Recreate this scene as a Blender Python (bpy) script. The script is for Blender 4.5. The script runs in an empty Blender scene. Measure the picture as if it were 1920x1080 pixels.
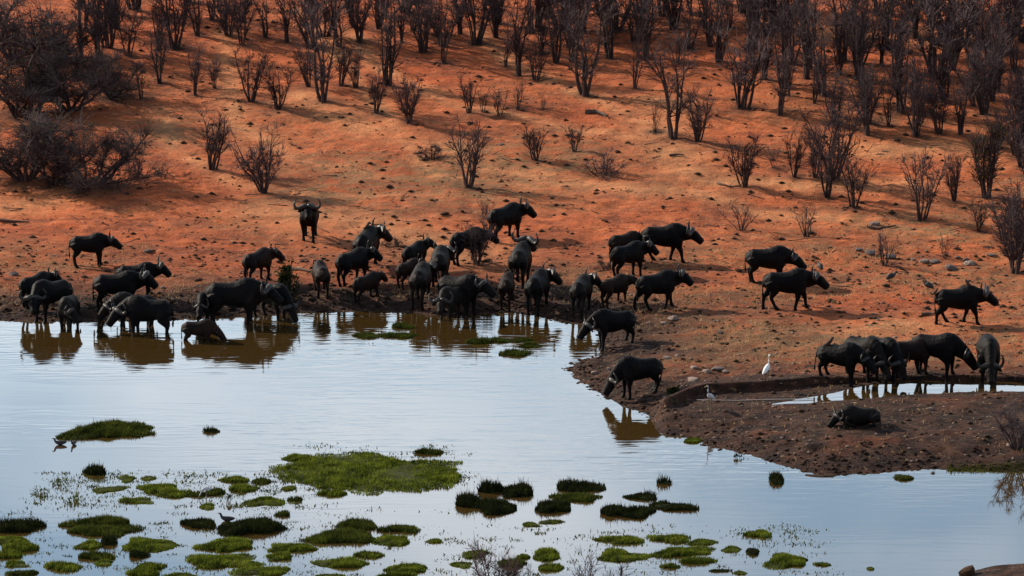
import bpy, bmesh, math, random
import numpy as np
from mathutils import Vector, Matrix, Euler

R = math.radians
scene = bpy.context.scene
COL = scene.collection

# ------------------------------------------------------------------ camera
CAM_H, PITCH, F = 31.0, R(12.0), 7500.0        # metres, down tilt, focal length in 1920-px pixels
cd = bpy.data.cameras.new("camera"); cam = bpy.data.objects.new("camera", cd); COL.objects.link(cam)
cam.location = (0, 0, CAM_H); cam.rotation_euler = (R(90) - PITCH, 0, 0)
cd.sensor_width = 36.0; cd.lens = 36.0 * F / 1920.0; cd.clip_start = 1.0; cd.clip_end = 6000.0
scene.camera = cam

# ------------------------------------------------------------------ sky, sun, exposure
SUN_EL, SUN_AZ = R(27), R(-58)                  # azimuth from +Y (away from the camera), negative = left
world = bpy.data.worlds.new("World"); scene.world = world; world.use_nodes = True
wn, wl = world.node_tree.nodes, world.node_tree.links
wn.clear()
wo = wn.new("ShaderNodeOutputWorld"); bg = wn.new("ShaderNodeBackground")
sky = wn.new("ShaderNodeTexSky"); sky.sky_type = 'NISHITA'; sky.sun_disc = False
sky.sun_elevation = SUN_EL; sky.sun_rotation = SUN_AZ
sky.air_density = 1.0; sky.dust_density = 0.5; sky.ozone_density = 2.0
tc = wn.new("ShaderNodeTexCoord"); sep = wn.new("ShaderNodeSeparateXYZ")
wl.new(tc.outputs["Generated"], sep.inputs[0])
def wmath(op, a, b=None, v=None):
    n = wn.new("ShaderNodeMath"); n.operation = op
    wl.new(a, n.inputs[0])
    if b is not None: wl.new(b, n.inputs[1])
    if v is not None: n.inputs[1].default_value = v
    return n.outputs[0]
zz = wmath('ADD', wmath('MAXIMUM', sep.outputs[2], v=0.0), v=0.12)
comb = wn.new("ShaderNodeCombineXYZ")
wl.new(wmath('DIVIDE', sep.outputs[0], zz), comb.inputs[0]); wl.new(wmath('DIVIDE', sep.outputs[1], zz), comb.inputs[1])
cn = wn.new("ShaderNodeTexNoise"); cn.inputs["Scale"].default_value = 1.9; cn.inputs["Detail"].default_value = 5
cn.inputs["Roughness"].default_value = 0.5; cn.inputs["Distortion"].default_value = 0.3
cmap = wn.new("ShaderNodeMapping"); cmap.inputs["Location"].default_value = (-2.641, -41.065, 46.729)
wl.new(comb.outputs[0], cmap.inputs[0]); wl.new(cmap.outputs[0], cn.inputs["Vector"])
cr = wn.new("ShaderNodeValToRGB"); cr.color_ramp.elements[0].color = (0.16, 0.16, 0.16, 1); cr.color_ramp.elements[0].position = 0.40; cr.color_ramp.elements[1].position = 0.60
wl.new(cn.outputs["Fac"], cr.inputs[0])
# thin cloud: opacity 1 - exp(-depth / sin(elevation)), so the veil thickens toward the horizon as it does outdoors
dep = wmath('DIVIDE', wmath('MULTIPLY', cr.outputs[0], v=-0.20), wmath('ADD', wmath('MAXIMUM', sep.outputs[2], v=0.0), v=0.04))
opa = wn.new("ShaderNodeMath"); opa.operation = 'SUBTRACT'; opa.inputs[0].default_value = 1.0
wl.new(wmath('EXPONENT', dep), opa.inputs[1])
cmix = wn.new("ShaderNodeMixRGB"); wl.new(opa.outputs[0], cmix.inputs[0])
tint = wn.new("ShaderNodeMixRGB"); tint.blend_type = 'MULTIPLY'; tint.inputs[0].default_value = 1.0; tint.inputs[2].default_value = (0.84, 1.13, 1.13, 1)
wl.new(sky.outputs[0], tint.inputs[1]); wl.new(tint.outputs[0], cmix.inputs[1]); cmix.inputs[2].default_value = (15.2, 14.6, 13.9, 1)
wl.new(cmix.outputs[0], bg.inputs[0]); bg.inputs[1].default_value = 0.085
wl.new(bg.outputs[0], wo.inputs[0])

sl = bpy.data.lights.new("sun", 'SUN'); sun = bpy.data.objects.new("sun", sl); COL.objects.link(sun)
sl.energy = 5.0; sl.angle = R(0.6); sl.color = (1.0, 0.86, 0.70)
sdir = Vector((math.sin(SUN_AZ) * math.cos(SUN_EL), math.cos(SUN_AZ) * math.cos(SUN_EL), math.sin(SUN_EL)))
sun.rotation_euler = sdir.to_track_quat('Z', 'Y').to_euler(); sun.location = (-60, 180, 70)
vs = scene.view_settings; vs.view_transform = 'Standard'; vs.look = 'None'; vs.gamma = 1.0; vs.exposure = 0.70
vs.use_curve_mapping = False

# ------------------------------------------------------------------ small helpers
def tag(o, label=None, cat=None, group=None, kind=None):
    if label: o["label"] = label
    if cat: o["category"] = cat
    if group: o["group"] = group
    if kind: o["kind"] = kind
    return o
def mesh_obj(name, verts, faces, mat, parent=None, smooth=False):
    me = bpy.data.meshes.new(name); me.from_pydata(verts, [], faces)
    if smooth: me.polygons.foreach_set("use_smooth", [True] * len(me.polygons))
    if mat: me.materials.append(mat)
    return link(name, me, parent)
def link(name, me, parent=None):
    o = bpy.data.objects.new(name, me); COL.objects.link(o)
    if parent: o.parent = parent
    return o
def np_mesh(name, V, Fa, mat, smooth=False):
    """V (n,3) float, Fa (m,k) int; fast mesh."""
    me = bpy.data.meshes.new(name); k = Fa.shape[1]
    me.vertices.add(len(V)); me.vertices.foreach_set("co", np.asarray(V, dtype=np.float32).ravel())
    me.loops.add(Fa.size); me.loops.foreach_set("vertex_index", Fa.astype(np.int32).ravel())
    me.polygons.add(len(Fa)); me.polygons.foreach_set("loop_start", np.arange(0, Fa.size, k, dtype=np.int32))
    if smooth: me.polygons.foreach_set("use_smooth", np.ones(len(Fa), dtype=bool))
    me.update(calc_edges=True); me.validate()
    if mat: me.materials.append(mat)
    return me
ORD = ["first", "second", "third", "fourth", "fifth", "sixth", "seventh", "eighth", "ninth", "tenth", "eleventh",
       "twelfth", "thirteenth", "fourteenth", "fifteenth", "sixteenth", "seventeenth", "eighteenth", "nineteenth",
       "twentieth", "twenty-first", "twenty-second", "twenty-third", "twenty-fourth", "twenty-fifth"]

# ------------------------------------------------------------------ materials
def new_mat(name):
    m = bpy.data.materials.new(name); m.use_nodes = True
    n, l = m.node_tree.nodes, m.node_tree.links
    return m, n, l, n["Principled BSDF"]
def noise_node(n, l, vec, scale, detail=4, rough=0.55):
    t = n.new("ShaderNodeTexNoise"); t.inputs["Scale"].default_value = scale; t.inputs["Detail"].default_value = detail
    t.inputs["Roughness"].default_value = rough
    if vec is not None: l.new(vec, t.inputs["Vector"])
    return t.outputs["Fac"]
def ramp(n, l, fac, stops):
    r = n.new("ShaderNodeValToRGB"); e = r.color_ramp.elements
    while len(e) > len(stops): e.remove(e[-1])
    while len(e) < len(stops): e.new(0.5)
    for el, (p, c) in zip(e, stops):
        el.position = p; el.color = (c[0], c[1], c[2], 1) if isinstance(c, tuple) else (c, c, c, 1)
    l.new(fac, r.inputs[0]); return r.outputs[0]
def mix(n, l, fac, a, b, mode='MIX'):
    m = n.new("ShaderNodeMixRGB"); m.blend_type = mode
    for i, x in ((0, fac), (1, a), (2, b)):
        if isinstance(x, (int, float)): m.inputs[i].default_value = x if i == 0 else (x, x, x, 1)
        elif isinstance(x, tuple): m.inputs[i].default_value = (*x, 1)
        else: l.new(x, m.inputs[i])
    return m.outputs[0]
def varied(name, c1, c2, scale=3.0, rough=0.85, spec=0.2, objrand=0.0, bump=0.0, bscale=20.0):
    m, n, l, p = new_mat(name)
    t = n.new("ShaderNodeTexCoord")
    f = noise_node(n, l, t.outputs["Object"], scale)
    col = mix(n, l, ramp(n, l, f, [(0.35, 0.0), (0.65, 1.0)]), c1, c2)
    if objrand:
        oi = n.new("ShaderNodeObjectInfo"); hs = n.new("ShaderNodeHueSaturation")
        mr = n.new("ShaderNodeMapRange"); mr.inputs[3].default_value = 1 - objrand; mr.inputs[4].default_value = 1 + objrand
        l.new(oi.outputs["Random"], mr.inputs[0]); l.new(mr.outputs[0], hs.inputs["Value"]); l.new(col, hs.inputs["Color"])
        col = hs.outputs[0]
    l.new(col, p.inputs["Base Color"]); p.inputs["Roughness"].default_value = rough
    p.inputs["Specular IOR Level"].default_value = spec
    if bump:
        b = n.new("ShaderNodeBump"); b.inputs["Strength"].default_value = 1.0; b.inputs["Distance"].default_value = bump
        l.new(noise_node(n, l, t.outputs["Object"], bscale, 5), b.inputs["Height"]); l.new(b.outputs[0], p.inputs["Normal"])
    return m

def ground_material():
    m, n, l, p = new_mat("red_earth")
    t = n.new("ShaderNodeTexCoord"); v = t.outputs["Object"]
    at = n.new("ShaderNodeAttribute"); at.attribute_name = "zone"          # R mud and darker soil under shrubs, G worn path, B grey litter
    sp = n.new("ShaderNodeSeparateColor"); l.new(at.outputs["Color"], sp.inputs[0])
    stretch = n.new("ShaderNodeMapping"); stretch.inputs["Scale"].default_value = (0.55, 1.0, 1.0); l.new(v, stretch.inputs[0])
    sv = stretch.outputs[0]
    grit = noise_node(n, l, sv, 2.0, 7, 0.78); big = noise_node(n, l, v, 0.11, 5, 0.6); mid = noise_node(n, l, sv, 0.75, 6, 0.65)
    fine = noise_node(n, l, v, 5.0, 5, 0.7); fleck = noise_node(n, l, sv, 2.6, 4, 0.6)
    c = mix(n, l, ramp(n, l, big, [(0.32, 0.0), (0.68, 1.0)]), (0.40, 0.082, 0.023), (0.50, 0.125, 0.039))
    c = mix(n, l, ramp(n, l, mid, [(0.38, 0.8), (0.54, 0.0)]), c, (0.19, 0.052, 0.022))
    c = mix(n, l, ramp(n, l, grit, [(0.39, 0.65), (0.50, 0.0)]), c, (0.17, 0.044, 0.018))
    c = mix(n, l, ramp(n, l, grit, [(0.55, 0.0), (0.68, 0.6)]), c, (0.60, 0.24, 0.11))
    pth = n.new("ShaderNodeMath"); pth.operation = 'MULTIPLY'; l.new(sp.outputs[1], pth.inputs[0])
    l.new(ramp(n, l, mid, [(0.35, 0.35), (0.6, 1.0)]), pth.inputs[1])
    c = mix(n, l, pth.outputs[0], c, (0.60, 0.25, 0.105))
    lit = n.new("ShaderNodeMath"); lit.operation = 'MULTIPLY'; l.new(sp.outputs[2], lit.inputs[0])
    l.new(ramp(n, l, fleck, [(0.40, 0.15), (0.58, 1.0)]), lit.inputs[1])
    c = mix(n, l, lit.outputs[0], c, (0.205, 0.115, 0.052))
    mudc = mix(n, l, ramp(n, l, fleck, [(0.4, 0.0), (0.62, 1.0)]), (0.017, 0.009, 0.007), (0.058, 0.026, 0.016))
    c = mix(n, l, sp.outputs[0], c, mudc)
    # straw, pebbles and dung flecks
    c = mix(n, l, ramp(n, l, fine, [(0.60, 0.0), (0.70, 0.55)]), c, (0.50, 0.33, 0.17))
    vor = n.new("ShaderNodeTexVoronoi"); vor.inputs["Scale"].default_value = 1.15; l.new(sv, vor.inputs["Vector"])
    dk = mix(n, l, ramp(n, l, noise_node(n, l, v, 0.5), [(0.45, 0.0), (0.6, 1.0)]), 0.0, ramp(n, l, vor.outputs["Distance"], [(0.08, 1.0), (0.17, 0.0)]), 'MIX')
    c = mix(n, l, dk, c, (0.045, 0.024, 0.016))
    l.new(c, p.inputs["Base Color"]); p.inputs["Roughness"].default_value = 0.95
    p.inputs["Specular IOR Level"].default_value = 0.15
    b = n.new("ShaderNodeBump"); b.inputs["Distance"].default_value = 0.22; b.inputs["Strength"].default_value = 1.0
    h = n.new("ShaderNodeMath"); h.operation = 'ADD'; l.new(noise_node(n, l, v, 2.2, 8, 0.72), h.inputs[0])
    l.new(mid, h.inputs[1]); l.new(h.outputs[0], b.inputs["Height"]); l.new(b.outputs[0], p.inputs["Normal"])
    return m

def water_material(name="pond_water", ripple=1.0):
    m = bpy.data.materials.new(name); m.use_nodes = True
    n, l = m.node_tree.nodes, m.node_tree.links; n.clear()
    out = n.new("ShaderNodeOutputMaterial")
    t = n.new("ShaderNodeTexCoord"); v = t.outputs["Object"]
    def mp(sx, sy, rz=0.0):
        q = n.new("ShaderNodeMapping"); q.inputs["Scale"].default_value = (sx, sy, 1); q.inputs["Rotation"].default_value = (0, 0, rz)
        l.new(v, q.inputs[0]); return q.outputs[0]
    w1 = noise_node(n, l, mp(0.48, 2.3, R(3)), 1.0, 2, 0.4)
    w1.node.inputs["Distortion"].default_value = 0.8
    w2 = noise_node(n, l, mp(1.1, 4.6, R(-6)), 1.0, 2, 0.5)
    s = n.new("ShaderNodeMath"); s.operation = 'MULTIPLY_ADD'; l.new(w2, s.inputs[0]); s.inputs[1].default_value = 0.35; l.new(w1, s.inputs[2])
    msk = ramp(n, l, noise_node(n, l, mp(0.045, 0.09), 1.0, 2, 0.5), [(0.36, 0.04), (0.62, 1.0)])
    sy = n.new("ShaderNodeSeparateXYZ"); l.new(v, sy.inputs[0])
    mr = n.new("ShaderNodeMapRange"); mr.inputs[1].default_value = 113.0; mr.inputs[2].default_value = 124.0
    mr.inputs[3].default_value = 0.10; mr.inputs[4].default_value = 1.0; l.new(sy.outputs[1], mr.inputs[0])
    mm = n.new("ShaderNodeMath"); mm.operation = 'MULTIPLY'; l.new(msk, mm.inputs[0]); l.new(mr.outputs[0], mm.inputs[1])
    hh = n.new("ShaderNodeMath"); hh.operation = 'MULTIPLY'; l.new(s.outputs[0], hh.inputs[0]); l.new(mm.outputs[0], hh.inputs[1])
    b = n.new("ShaderNodeBump"); b.inputs["Strength"].default_value = 1.0; b.inputs["Distance"].default_value = 0.0135 * ripple
    l.new(hh.outputs[0], b.inputs["Height"])
    gl = n.new("ShaderNodeBsdfGlossy"); gl.inputs["Roughness"].default_value = 0.03; gl.inputs["Color"].default_value = (0.95, 0.97, 1.0, 1)
    l.new(b.outputs[0], gl.inputs["Normal"])
    df = n.new("ShaderNodeBsdfDiffuse"); df.inputs["Color"].default_value = (0.055, 0.031, 0.008, 1)
    fr = n.new("ShaderNodeFresnel"); fr.inputs["IOR"].default_value = 1.9
    l.new(b.outputs[0], fr.inputs["Normal"])
    mx = n.new("ShaderNodeMixShader"); fm = n.new('ShaderNodeMath'); fm.operation = 'MULTIPLY'; fm.use_clamp = True; fm.inputs[1].default_value = 1.6; l.new(fr.outputs[0], fm.inputs[0]); l.new(fm.outputs[0], mx.inputs[0]); l.new(df.outputs[0], mx.inputs[1]); l.new(gl.outputs[0], mx.inputs[2])
    l.new(mx.outputs[0], out.inputs[0])
    return m

def leaf_material(name, c1, c2, trans=0.35):
    m = bpy.data.materials.new(name); m.use_nodes = True
    n, l = m.node_tree.nodes, m.node_tree.links; n.clear()
    out = n.new("ShaderNodeOutputMaterial"); t = n.new("ShaderNodeTexCoord")
    f = noise_node(n, l, t.outputs["Object"], 2.2, 4, 0.65)
    c = mix(n, l, ramp(n, l, f, [(0.36, 0.0), (0.64, 1.0)]), c1, c2)
    d = n.new("ShaderNodeBsdfDiffuse"); tr = n.new("ShaderNodeBsdfTranslucent"); l.new(c, d.inputs[0]); l.new(c, tr.inputs[0])
    mx = n.new("ShaderNodeMixShader"); mx.inputs[0].default_value = trans
    l.new(d.outputs[0], mx.inputs[1]); l.new(tr.outputs[0], mx.inputs[2]); l.new(mx.outputs[0], out.inputs[0])
    return m

M = {}
M["ground"] = ground_material()
M["water"] = water_material()
M["channel"] = water_material("channel_water", 0.25)
M["bark"] = varied("dark_bark", (0.038, 0.027, 0.026), (0.072, 0.050, 0.045), 2.0, 0.95, 0.05, 0.25)  # bark tone lifted so the colour carries some haze
M["twig"] = varied("bare_twig", (0.056, 0.041, 0.045), (0.092, 0.067, 0.065), 1.0, 0.95, 0.03, 0.25)  # twigs lightened in colour to stand in for haze
M["greyleaf"] = leaf_material("acacia_leaf", (0.045, 0.044, 0.032), (0.085, 0.078, 0.052), 0.3)
M["yellowleaf"] = leaf_material("mopane_leaf", (0.045, 0.055, 0.014), (0.12, 0.10, 0.022), 0.35)
M["grass_g"] = leaf_material("green_grass", (0.024, 0.038, 0.007), (0.150, 0.180, 0.022), 0.42)
M["grass_m"] = leaf_material("olive_grass", (0.020, 0.030, 0.008), (0.075, 0.088, 0.016), 0.35)
M["grass_d"] = leaf_material("dark_sedge", (0.009, 0.013, 0.007), (0.028, 0.034, 0.010), 0.3)
M["straw"] = leaf_material("dry_straw", (0.26, 0.17, 0.08), (0.50, 0.36, 0.19), 0.3)
M["peat"] = varied("wet_peat", (0.018, 0.020, 0.008), (0.040, 0.045, 0.014), 3.0, 0.95, 0.1)
M["stone"] = varied("weathered_stone", (0.14, 0.10, 0.085), (0.28, 0.21, 0.17), 4.0, 0.9, 0.2, 0.25, 0.03, 6)
M["darkstone"] = varied("dark_stone", (0.06, 0.05, 0.05), (0.12, 0.09, 0.08), 4.0, 0.85, 0.25, 0.25, 0.03, 6)
M["dung"] = varied("dung_clod", (0.030, 0.018, 0.012), (0.060, 0.034, 0.020), 3.0, 0.95, 0.1)
M["mudclod"] = varied("wet_mud", (0.014, 0.009, 0.007), (0.040, 0.022, 0.015), 3.0, 0.9, 0.05)
M["clay"] = varied("red_clod", (0.20, 0.085, 0.045), (0.34, 0.16, 0.085), 3.0, 0.95, 0.1)
M["horn"] = varied("horn_keratin", (0.012, 0.010, 0.010), (0.030, 0.026, 0.023), 6.0, 0.5, 0.3)
M["white"] = varied("white_plumage", (0.72, 0.72, 0.72), (0.82, 0.81, 0.79), 6.0, 0.8, 0.2)
M["grey"] = varied("grey_plumage", (0.32, 0.33, 0.36), (0.55, 0.55, 0.57), 6.0, 0.8, 0.2)
M["fowl"] = varied("speckled_plumage", (0.010, 0.010, 0.013), (0.045, 0.045, 0.05), 40.0, 0.7, 0.3)
M["brownbird"] = varied("brown_plumage", (0.050, 0.030, 0.020), (0.090, 0.050, 0.032), 12.0, 0.75, 0.2)
M["beak"] = varied("dark_beak", (0.05, 0.045, 0.03), (0.09, 0.08, 0.04), 10.0, 0.5, 0.4)
M["yellowbeak"] = varied("yellow_beak", (0.45, 0.26, 0.04), (0.5, 0.3, 0.05), 10.0, 0.5, 0.4)
M["pipe"] = varied("pale_pipe", (0.42, 0.34, 0.27), (0.55, 0.46, 0.38), 5.0, 0.7, 0.3)
M["log"] = varied("grey_driftwood", (0.060, 0.042, 0.034), (0.12, 0.085, 0.066), 3.0, 0.9, 0.15)

def hide_material(name, c1, c2, mud, amount):
    m, n, l, p = new_mat(name)
    t = n.new("ShaderNodeTexCoord"); oi = n.new("ShaderNodeObjectInfo")
    mp = n.new("ShaderNodeVectorMath"); mp.operation = 'ADD'; l.new(t.outputs["Object"], mp.inputs[0])
    sc = n.new("ShaderNodeVectorMath"); sc.operation = 'SCALE'; l.new(oi.outputs["Random"], sc.inputs["Scale"]); sc.inputs[0].default_value = (40, 23, 11)
    l.new(sc.outputs[0], mp.inputs[1]); v = mp.outputs[0]
    c = mix(n, l, ramp(n, l, noise_node(n, l, v, 1.6, 4), [(0.38, 0.0), (0.62, 1.0)]), c1, c2)
    c = mix(n, l, ramp(n, l, noise_node(n, l, v, 2.4, 6, 0.7), [(0.56, 0.0), (0.70, amount)]), c, mud)
    l.new(c, p.inputs["Base Color"]); p.inputs["Roughness"].default_value = 0.55; p.inputs["Specular IOR Level"].default_value = 0.06
    b = n.new("ShaderNodeBump"); b.inputs["Distance"].default_value = 0.03
    l.new(noise_node(n, l, v, 9, 6, 0.65), b.inputs["Height"]); l.new(b.outputs[0], p.inputs["Normal"])
    return m
M["hide"] = hide_material("black_hide", (0.0030, 0.0030, 0.0038), (0.0060, 0.0050, 0.0052), (0.026, 0.017, 0.013), 0.35)
M["calfhide"] = hide_material("brown_hide", (0.0080, 0.0055, 0.0052), (0.018, 0.0095, 0.0070), (0.045, 0.023, 0.015), 0.5)
M["mudhide"] = hide_material("muddy_hide", (0.0055, 0.0050, 0.0052), (0.011, 0.0088, 0.0080), (0.058, 0.042, 0.032), 0.5)

# ------------------------------------------------------------------ terrain
rs = np.random.RandomState(5); PERM = rs.rand(256, 256)
def vnoise(x, y):
    xi, yi = np.floor(x).astype(int), np.floor(y).astype(int); fx, fy = x - xi, y - yi
    fx = fx * fx * (3 - 2 * fx); fy = fy * fy * (3 - 2 * fy)
    a = PERM[xi & 255, yi & 255]; b = PERM[(xi + 1) & 255, yi & 255]; c = PERM[xi & 255, (yi + 1) & 255]; d = PERM[(xi + 1) & 255, (yi + 1) & 255]
    return (a * (1 - fx) + b * fx) * (1 - fy) + (c * (1 - fx) + d * fx) * fy
def fbm(x, y, o=4):
    s, a, t = 0, 0.5, 0
    for k in range(o):
        s = s + a * vnoise(x * 2 ** k + 17.3 * k, y * 2 ** k + 9.1 * k); t += a; a *= 0.5
    return s / t - 0.5
def plane_pt(u, v, z=0.0):
    """where the view ray of a photo pixel meets the level plane z"""
    dx, du = (u - 960) / F, (540 - v) / F
    dy = math.cos(PITCH) + du * math.sin(PITCH); dz = -math.sin(PITCH) + du * math.cos(PITCH)
    k = (z - CAM_H) / dz
    return dx * k, dy * k
shore_px = [(0, 599), (60, 602), (200, 598), (330, 598), (430, 594), (500, 592), (556, 585), (640, 583), (720, 583), (820, 592), (880, 590),
            (950, 584), (1000, 588), (1050, 602), (1092, 609), (1122, 622), (1136, 645), (1130, 668), (1096, 676), (1066, 690), (1088, 712),
            (1140, 742), (1190, 765), (1250, 797), (1330, 836), (1420, 856), (1500, 881), (1545, 892), (1600, 887), (1680, 884), (1760, 880),
            (1920, 884)]
poly = [(-70.0, plane_pt(0, 606)[1])] + [plane_pt(*p) for p in shore_px] + [(40.0, 118.0), (70.0, 112.0), (70.0, 105.0)]
poly += [plane_pt(2010, 1052), plane_pt(1920, 1057), plane_pt(1850, 1061), plane_pt(1812, 1075), plane_pt(1780, 1110), (8.0, 103.4), (2.0, 103.0), (-10.0, 102.6), (-70.0, 101.0)]
POLY = np.array(poly)
def sdf(x, y):
    x = np.asarray(x, float); y = np.asarray(y, float)
    d = np.full(x.shape, 1e9); ins = np.zeros(x.shape, bool)
    for i in range(len(POLY)):
        ax, ay = POLY[i]; bx, by = POLY[(i + 1) % len(POLY)]
        ex, ey = bx - ax, by - ay
        t = np.clip(((x - ax) * ex + (y - ay) * ey) / (ex * ex + ey * ey), 0, 1)
        d = np.minimum(d, (x - ax - t * ex) ** 2 + (y - ay - t * ey) ** 2)
        if abs(ey) > 1e-9:
            ins ^= ((ay > y) != (by > y)) & (x < ex * (y - ay) / ey + ax)
    d = np.sqrt(d)
    return np.where(ins, -d, d)
RIMZ, CHZ = 0.52, 0.37
far_px = [(1225, 760), (1262, 752), (1290, 738), (1330, 728), (1440, 723), (1535, 713), (1640, 706), (1700, 704), (1850, 705), (1920, 708), (2200, 715)]
near_px = [(1225, 767), (1262, 766), (1290, 765), (1330, 763), (1440, 757), (1535, 753), (1640, 745), (1700, 739), (1850, 732), (1920, 733), (2200, 738)]
FARL = np.array([plane_pt(*p, RIMZ) for p in far_px]); NEARL = np.array([plane_pt(*p, RIMZ - 0.06) for p in near_px])
def sstep(a, b, x):
    t = np.clip((x - a) / (b - a), 0, 1); return t * t * (3 - 2 * t)
def height(x, y):
    x = np.asarray(x, float); y = np.asarray(y, float)
    d0 = sdf(x, y)
    d = d0 + 0.55 * fbm(x * 0.55, y * 0.55, 4)
    z = np.where(d > 0, 0.48 * (1 - np.exp(-np.maximum(d, 0) / 1.5)), -0.34 * (1 - np.exp(np.minimum(d, 0) / 3.0)))
    t = np.maximum(y - 147, 0)
    q = np.minimum(t, 30.0)
    hill = 0.035 * q + 0.00145 * q * q + np.where(t > 30, 14.0 * np.tanh((t - 30) * 0.122 / 14.0), 0)
    z = z + hill + 0.3 * fbm(x * 0.06 + 5, y * 0.06, 3) * sstep(3, 14, d) * np.minimum(1 + t / 25, 3)
    z = z + 0.24 * fbm(x * 0.7, y * 0.7, 4) * sstep(0.3, 2.5, d) + 0.13 * fbm(x * 2.4, y * 2.4, 2) * sstep(0.2, 1.0, d)
    z = z + 0.16 * (vnoise(x * 3.3 + 40, y * 3.3) - .5) * np.exp(-((d - 1.4) / 1.2) ** 2)
    z = z + np.where(d0 > 0, 0.262 * np.maximum(102.5 - y, 0), 0) * sstep(104, 101, y)
    # the ditch: level rims, an upright far wall, a floor that runs down into the water on the right
    yf = np.interp(x, FARL[:, 0], FARL[:, 1]); yn = np.interp(x, NEARL[:, 0], NEARL[:, 1])
    yf = yf + 0.10 * fbm(x * 1.3, x * 0 + 3.3, 3)
    inx = sstep(FARL[0, 0] - 0.1, FARL[0, 0] + 0.5, x)
    near_rim = np.exp(-((np.maximum(yn - y, 0) + np.maximum(y - yf, 0)) / 1.2) ** 2) * inx
    z = z * (1 - near_rim) + near_rim * (RIMZ + 0.05 * fbm(x * 1.5, y * 1.5, 3) + np.where(y < (yf + yn) / 2, -0.08, 0.15 * sstep(plane_pt(1640, 706, .5)[0], plane_pt(1480, 720, .5)[0], x)))
    floor = 0.385 - 0.20 * sstep(plane_pt(1470, 750, .4)[0], plane_pt(1540, 748, .3)[0], x - 1.9 * (y - yn) + 1.2 + .5 * fbm(x * 1.7, y * 1.7, 3))
    cut = sstep(0.0, 0.30, y - yn) * sstep(-0.03, 0.16, yf - y) * inx
    return z * (1 - cut) + cut * np.minimum(floor, z)
def spaced(segs):
    out = []
    for a, b, s in segs: out += list(np.arange(a, b, s))
    return np.array(out)
gx = np.concatenate([-np.geomspace(2500, 26, 26), spaced([(-25, 6.0, 0.17), (6.0, 24, 0.13)]), np.geomspace(24.2, 2500, 26)])
gy = np.concatenate([-np.geomspace(600, 4, 10), spaced([(0, 100, 2.5), (100, 126, 0.2), (126.0, 132.5, 0.085), (132.5, 152, 0.17), (152, 205, 0.3)]), np.geomspace(205.5, 3500, 40)])
GX, GY = np.meshgrid(gx, gy)
GZ = height(GX, GY)
nx, ny = len(gx), len(gy)
idx = np.arange(nx * ny).reshape(ny, nx)
Fq = np.stack([idx[:-1, :-1], idx[:-1, 1:], idx[1:, 1:], idx[1:, :-1]], -1).reshape(-1, 4)
gme = np_mesh("ground", np.stack([GX, GY, GZ], -1).reshape(-1, 3), Fq, M["ground"], True)
D0 = sdf(GX, GY)
nz1 = fbm(GX * 0.14 + 3, GY * 0.22, 4); nz2 = fbm(GX * 0.5, GY * 0.8 + 8, 4)
mud = np.exp(-np.maximum(D0, 0) / 2.6) * 0.95 + 0.62 * np.exp(-np.maximum(D0, 0) / 10.0)
xr = plane_pt(1180, 700)[0]
pen = sstep(xr - 3, xr + 2, GX) * sstep(plane_pt(0, 640, .5)[1], plane_pt(0, 730, .5)[1], GY)     # spit and bank round the ditch
mud = np.maximum(mud, 1.12 * pen)
mud = np.clip(mud + nz2 * 0.7 - 0.06, 0, 1) * (GY < 240)
mud = np.where(D0 < 0, 1, mud)
YF, YN = np.interp(GX, FARL[:, 0], FARL[:, 1]), np.interp(GX, NEARL[:, 0], NEARL[:, 1])
mud = np.where((GY > YN) & (GY < YF + .1) & (GX > FARL[0, 0]), 1.0, mud)
def track(pts, w):
    P_ = np.array(pts); dd = np.full(GX.shape, 1e9)
    for (ax, ay), (bx, by) in zip(P_[:-1], P_[1:]):
        ex, ey = bx - ax, by - ay
        t = np.clip(((GX - ax) * ex + (GY - ay) * ey) / (ex * ex + ey * ey), 0, 1)
        dd = np.minimum(dd, np.hypot(GX - ax - t * ex, GY - ay - t * ey))
    return np.exp(-(dd / w) ** 2)
path = np.zeros(GX.shape)
TRACKS = []   # filled after the ray caster exists
attr_pack = [mud, path, nz1, nz2]

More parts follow.
